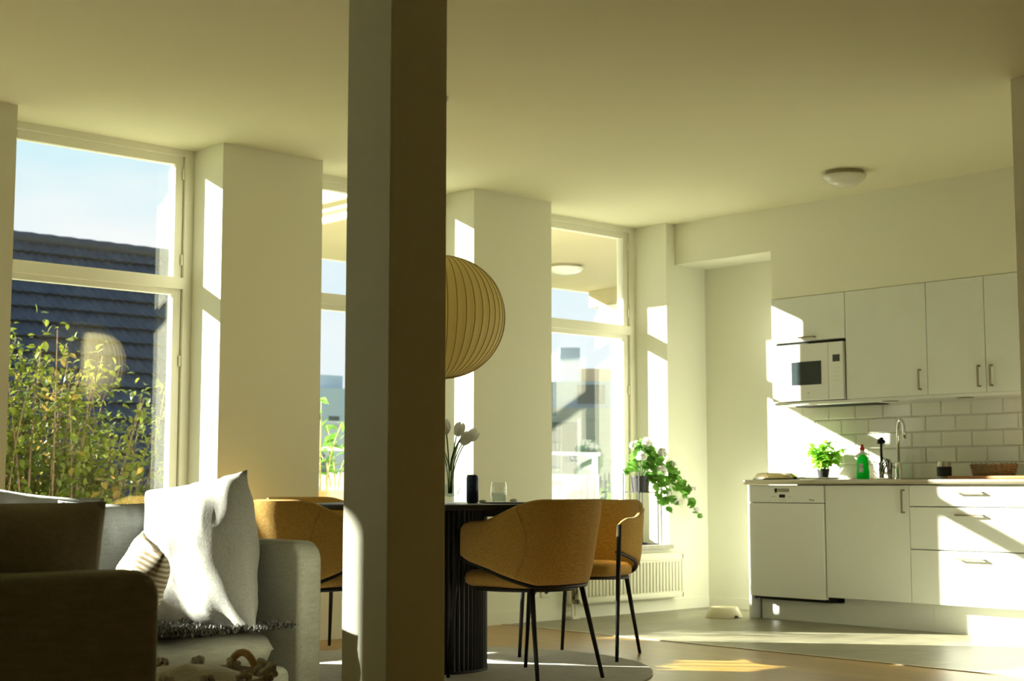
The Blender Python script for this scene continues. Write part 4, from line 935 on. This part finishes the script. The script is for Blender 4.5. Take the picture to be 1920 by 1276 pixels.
for p, d in near:
    o = bpy.data.objects.new('leaf', rs.choice(lv)); COL.objects.link(o); o.parent = shb; o.location = p; o.rotation_euler = Vector(d).to_track_quat('Y', 'Z').to_euler()
h_ = len(rest)*3//4
o = scatter_leaves(rest[:h_], 0.052, 0.018, rs, 0.3).build('foliage', M_bush, shb, smooth=True); o['kind'] = 'stuff'
o = scatter_leaves(rest[h_:], 0.058, 0.020, rs, 0.3).build('foliage', M_bush2, shb, smooth=True); o['kind'] = 'stuff'
# low hedge
hd = empty('low_hedge', (6.6, 14.6, -0.3), label='low clipped green hedge beyond the shrub', cat='hedge')
spots = [(Vector((rs.uniform(-2.4, 2.4), rs.uniform(-.35, .35), rs.uniform(0.1, 1.0))), (rs.uniform(-1, 1), rs.uniform(-1, 1), rs.uniform(-.4, 1))) for _ in range(4500)]
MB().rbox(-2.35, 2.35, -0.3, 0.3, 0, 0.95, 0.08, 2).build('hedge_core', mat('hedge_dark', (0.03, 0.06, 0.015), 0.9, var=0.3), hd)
o = scatter_leaves(spots, 0.08, 0.03, rs, 0.3).build('foliage', M_leaf, hd, smooth=True); o['kind'] = 'stuff'
# neighbour's dark tiled roof
nb_ = empty('neighbour_house', (11.5, 25, -0.3), label='neighbouring house with big dark tiled roof seen through left window', cat='house')
M_roof = mat('dark_roof_tile', (0.022, 0.026, 0.035), 0.5, col2=(0.045, 0.05, 0.06), vscale=6, bump=0.2, bscale=20)
RXa, RXb = 5.5, 15.2; Yr, Zr = 25.0, 5.26; slope = radians(46); cl_ = 0.385
ncourse = 19; wv = 0.16; npt = 4
cs_ = MB(); cntx = int((RXb-RXa)/wv*npt); 
for i in range(cntx+1):
    x = RXa+i*wv/npt-11.5; hgt = 0.026*(0.5+0.5*cos(2*pi*i/npt))
    up_ = Vector((0, cos(slope), sin(slope))); nr = Vector((0, -sin(slope), cos(slope)))
    for s_, lift in ((-0.04, 0.055), (-0.04, 0.03), (cl_, 0.0)): cs_.v.append(tuple(Vector((x, 0, 0))+up_*s_+nr*(lift+(hgt if s_ != -0.04 or lift > 0.04 else hgt*0.4))))
for i in range(cntx):
    a = i*3; cs_.f += [(a, a+3, a+5, a+2), (a+1, a+4, a+3, a)]
cm = cs_.mesh('tile_course', M_roof)
for k in range(ncourse):
    s_ = cl_*(k+1); o = bpy.data.objects.new('tile_course', cm); COL.objects.link(o); o.parent = nb_
    o.location = (0, -s_*cos(slope), Zr+0.3-s_*sin(slope))
yl = Yr-cl_*ncourse*cos(slope); zl = Zr-cl_*ncourse*sin(slope)
bd = MB().add([(x, y, z) for x in (RXa+0.1, RXb-0.1) for y, z in ((Yr, Zr-0.03), (yl, zl-0.03), (yl+0.3, zl-0.06), (yl+0.3, -0.3), (2*Yr-yl, -0.3), (2*Yr-yl, zl))], [(0, 1, 2, 3, 4, 5), (11, 10, 9, 8, 7, 6)]+[(k, (k+1) % 6, 6+(k+1) % 6, 6+k) for k in range(6)])
P_(nb_, 'house_body', bd, mat('dark_render', (0.03, 0.03, 0.035), 0.8, var=0.1))
rc = MB().lathe([(0.13, 0), (0.14, 0.2), (0.125, 0.40), (0.125, 0.41), (0.10, 0.41)], seg=12).xf(Matrix.Rotation(pi/2, 4, 'Y')).mesh('ridge_cap', M_roof, True)
for k in range(int((RXb-RXa)/0.38)):
    o = bpy.data.objects.new('ridge_cap', rc); COL.objects.link(o); o.parent = nb_; o.location = (RXa+0.38*k-11.5, 0, Zr+0.3+0.0)
# far houses
M_grey = mat('grey_siding', (0.33, 0.33, 0.28), 0.8, var=0.06, vscale=2, stretch=(0.1, 0.1, 8))
M_win = mat('far_window', (0.06, 0.07, 0.08), 0.15, var=0.1); M_roofg = mat('far_roof', (0.16, 0.17, 0.17), 0.7, var=0.1)
M_apric = mat('apricot_render', (0.62, 0.44, 0.25), 0.8, var=0.04); M_steelblue = mat('blue_grey_cladding', (0.30, 0.36, 0.42), 0.6, var=0.05)
gh = empty('garden_house', (29.5, 30.5, -0.3), label='grey boarded house with dark window beyond the terrace railing', cat='house')
Rz = Matrix.Rotation(radians(-42), 4, 'Z')
def G(n, m, *bx): 
    mb = MB()
    for b_ in bx: mb.box(*b_, M=Rz)
    return mb.build(n, m, gh)
for k in range(11): G('siding_board', M_grey, (-4.0, 4.0, -0.03, 0.0, 0.1+0.3*k, 0.1+0.3*k+0.288))
G('wall', M_grey, (-4.0, 4.0, 0.0, 5.0, 0, 3.42))
G('window', M_win, (0.25, 0.95, -0.06, -0.032, 1.4, 3.0)); G('window_frame', M_ext, (0.10, 0.22, -0.07, -0.032, 1.3, 3.1), (0.98, 1.06, -0.07, -0.032, 1.3, 3.1))
G('eave', M_roofg, (-4.2, -0.3, -0.14, 0.3, 3.30, 3.46)); G('roof', M_ext, (-4.0, 0.1, -0.1, 5.0, 3.46, 4.25))
G('upper_wall', M_steelblue, (0.1, 4.0, 0.3, 5, 3.42, 4.2)); G('upper_window', M_win, (1.0, 1.8, 0.26, 0.299, 3.55, 4.1))
G('attic', M_apric, (-0.6, 4.0, 2.5, 6, 4.25, 4.75)); G('gutter', M_roofg, (-4.0, 0.1, -0.16, -0.101, 4.25, 4.36))
G('chimney', M_steelblue, (0.55, 1.15, 1.5, 2.1, 4.2, 5.3)); G('chimney_pot', M_ext, (0.35, 0.6, 1.6, 2.2, 4.2, 5.15))
h2 = empty('garden_hedge', (22.5, 23.6, -0.3), label='rounded green hedge just behind the terrace railing', cat='hedge')
spots = [(Vector((rs.gauss(0, 1.1), rs.gauss(0, .4), abs(rs.gauss(0.5, .35)))), (rs.uniform(-1, 1), rs.uniform(-1, 1), rs.uniform(-.4, 1))) for _ in range(2500)]
o = scatter_leaves(spots, 0.14, 0.05, rs, 0.3).build('foliage', M_leaf, h2, smooth=True); o['kind'] = 'stuff'
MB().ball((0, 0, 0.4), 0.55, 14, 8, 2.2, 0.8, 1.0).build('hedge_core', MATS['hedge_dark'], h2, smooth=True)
tw = empty('distant_block', (58, 80.5, -0.3), label='hazy blue-grey apartment block far beyond the middle window', cat='building')
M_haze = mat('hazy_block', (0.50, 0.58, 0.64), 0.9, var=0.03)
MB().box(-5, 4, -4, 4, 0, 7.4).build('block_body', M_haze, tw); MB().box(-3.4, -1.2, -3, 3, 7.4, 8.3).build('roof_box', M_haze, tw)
for i in range(6):
    for k in range(2): MB().box(-4.4+1.4*i, -3.6+1.4*i, -4.06, -4.001, 1.6+2.6*k, 3.0+2.6*k).build('window', M_win, tw)
gw = empty('garden_wall', (24, 34, -0.3), label='long white garden wall far behind the planter', cat='wall')
MB().box(-4.5, 4.5, -0.1, 0.1, 0, 2.9).build('wall_slab', M_ext, gw); MB().box(-4.6, 4.6, -0.15, 0.15, 2.9, 3.0).build('coping', M_ext, gw)
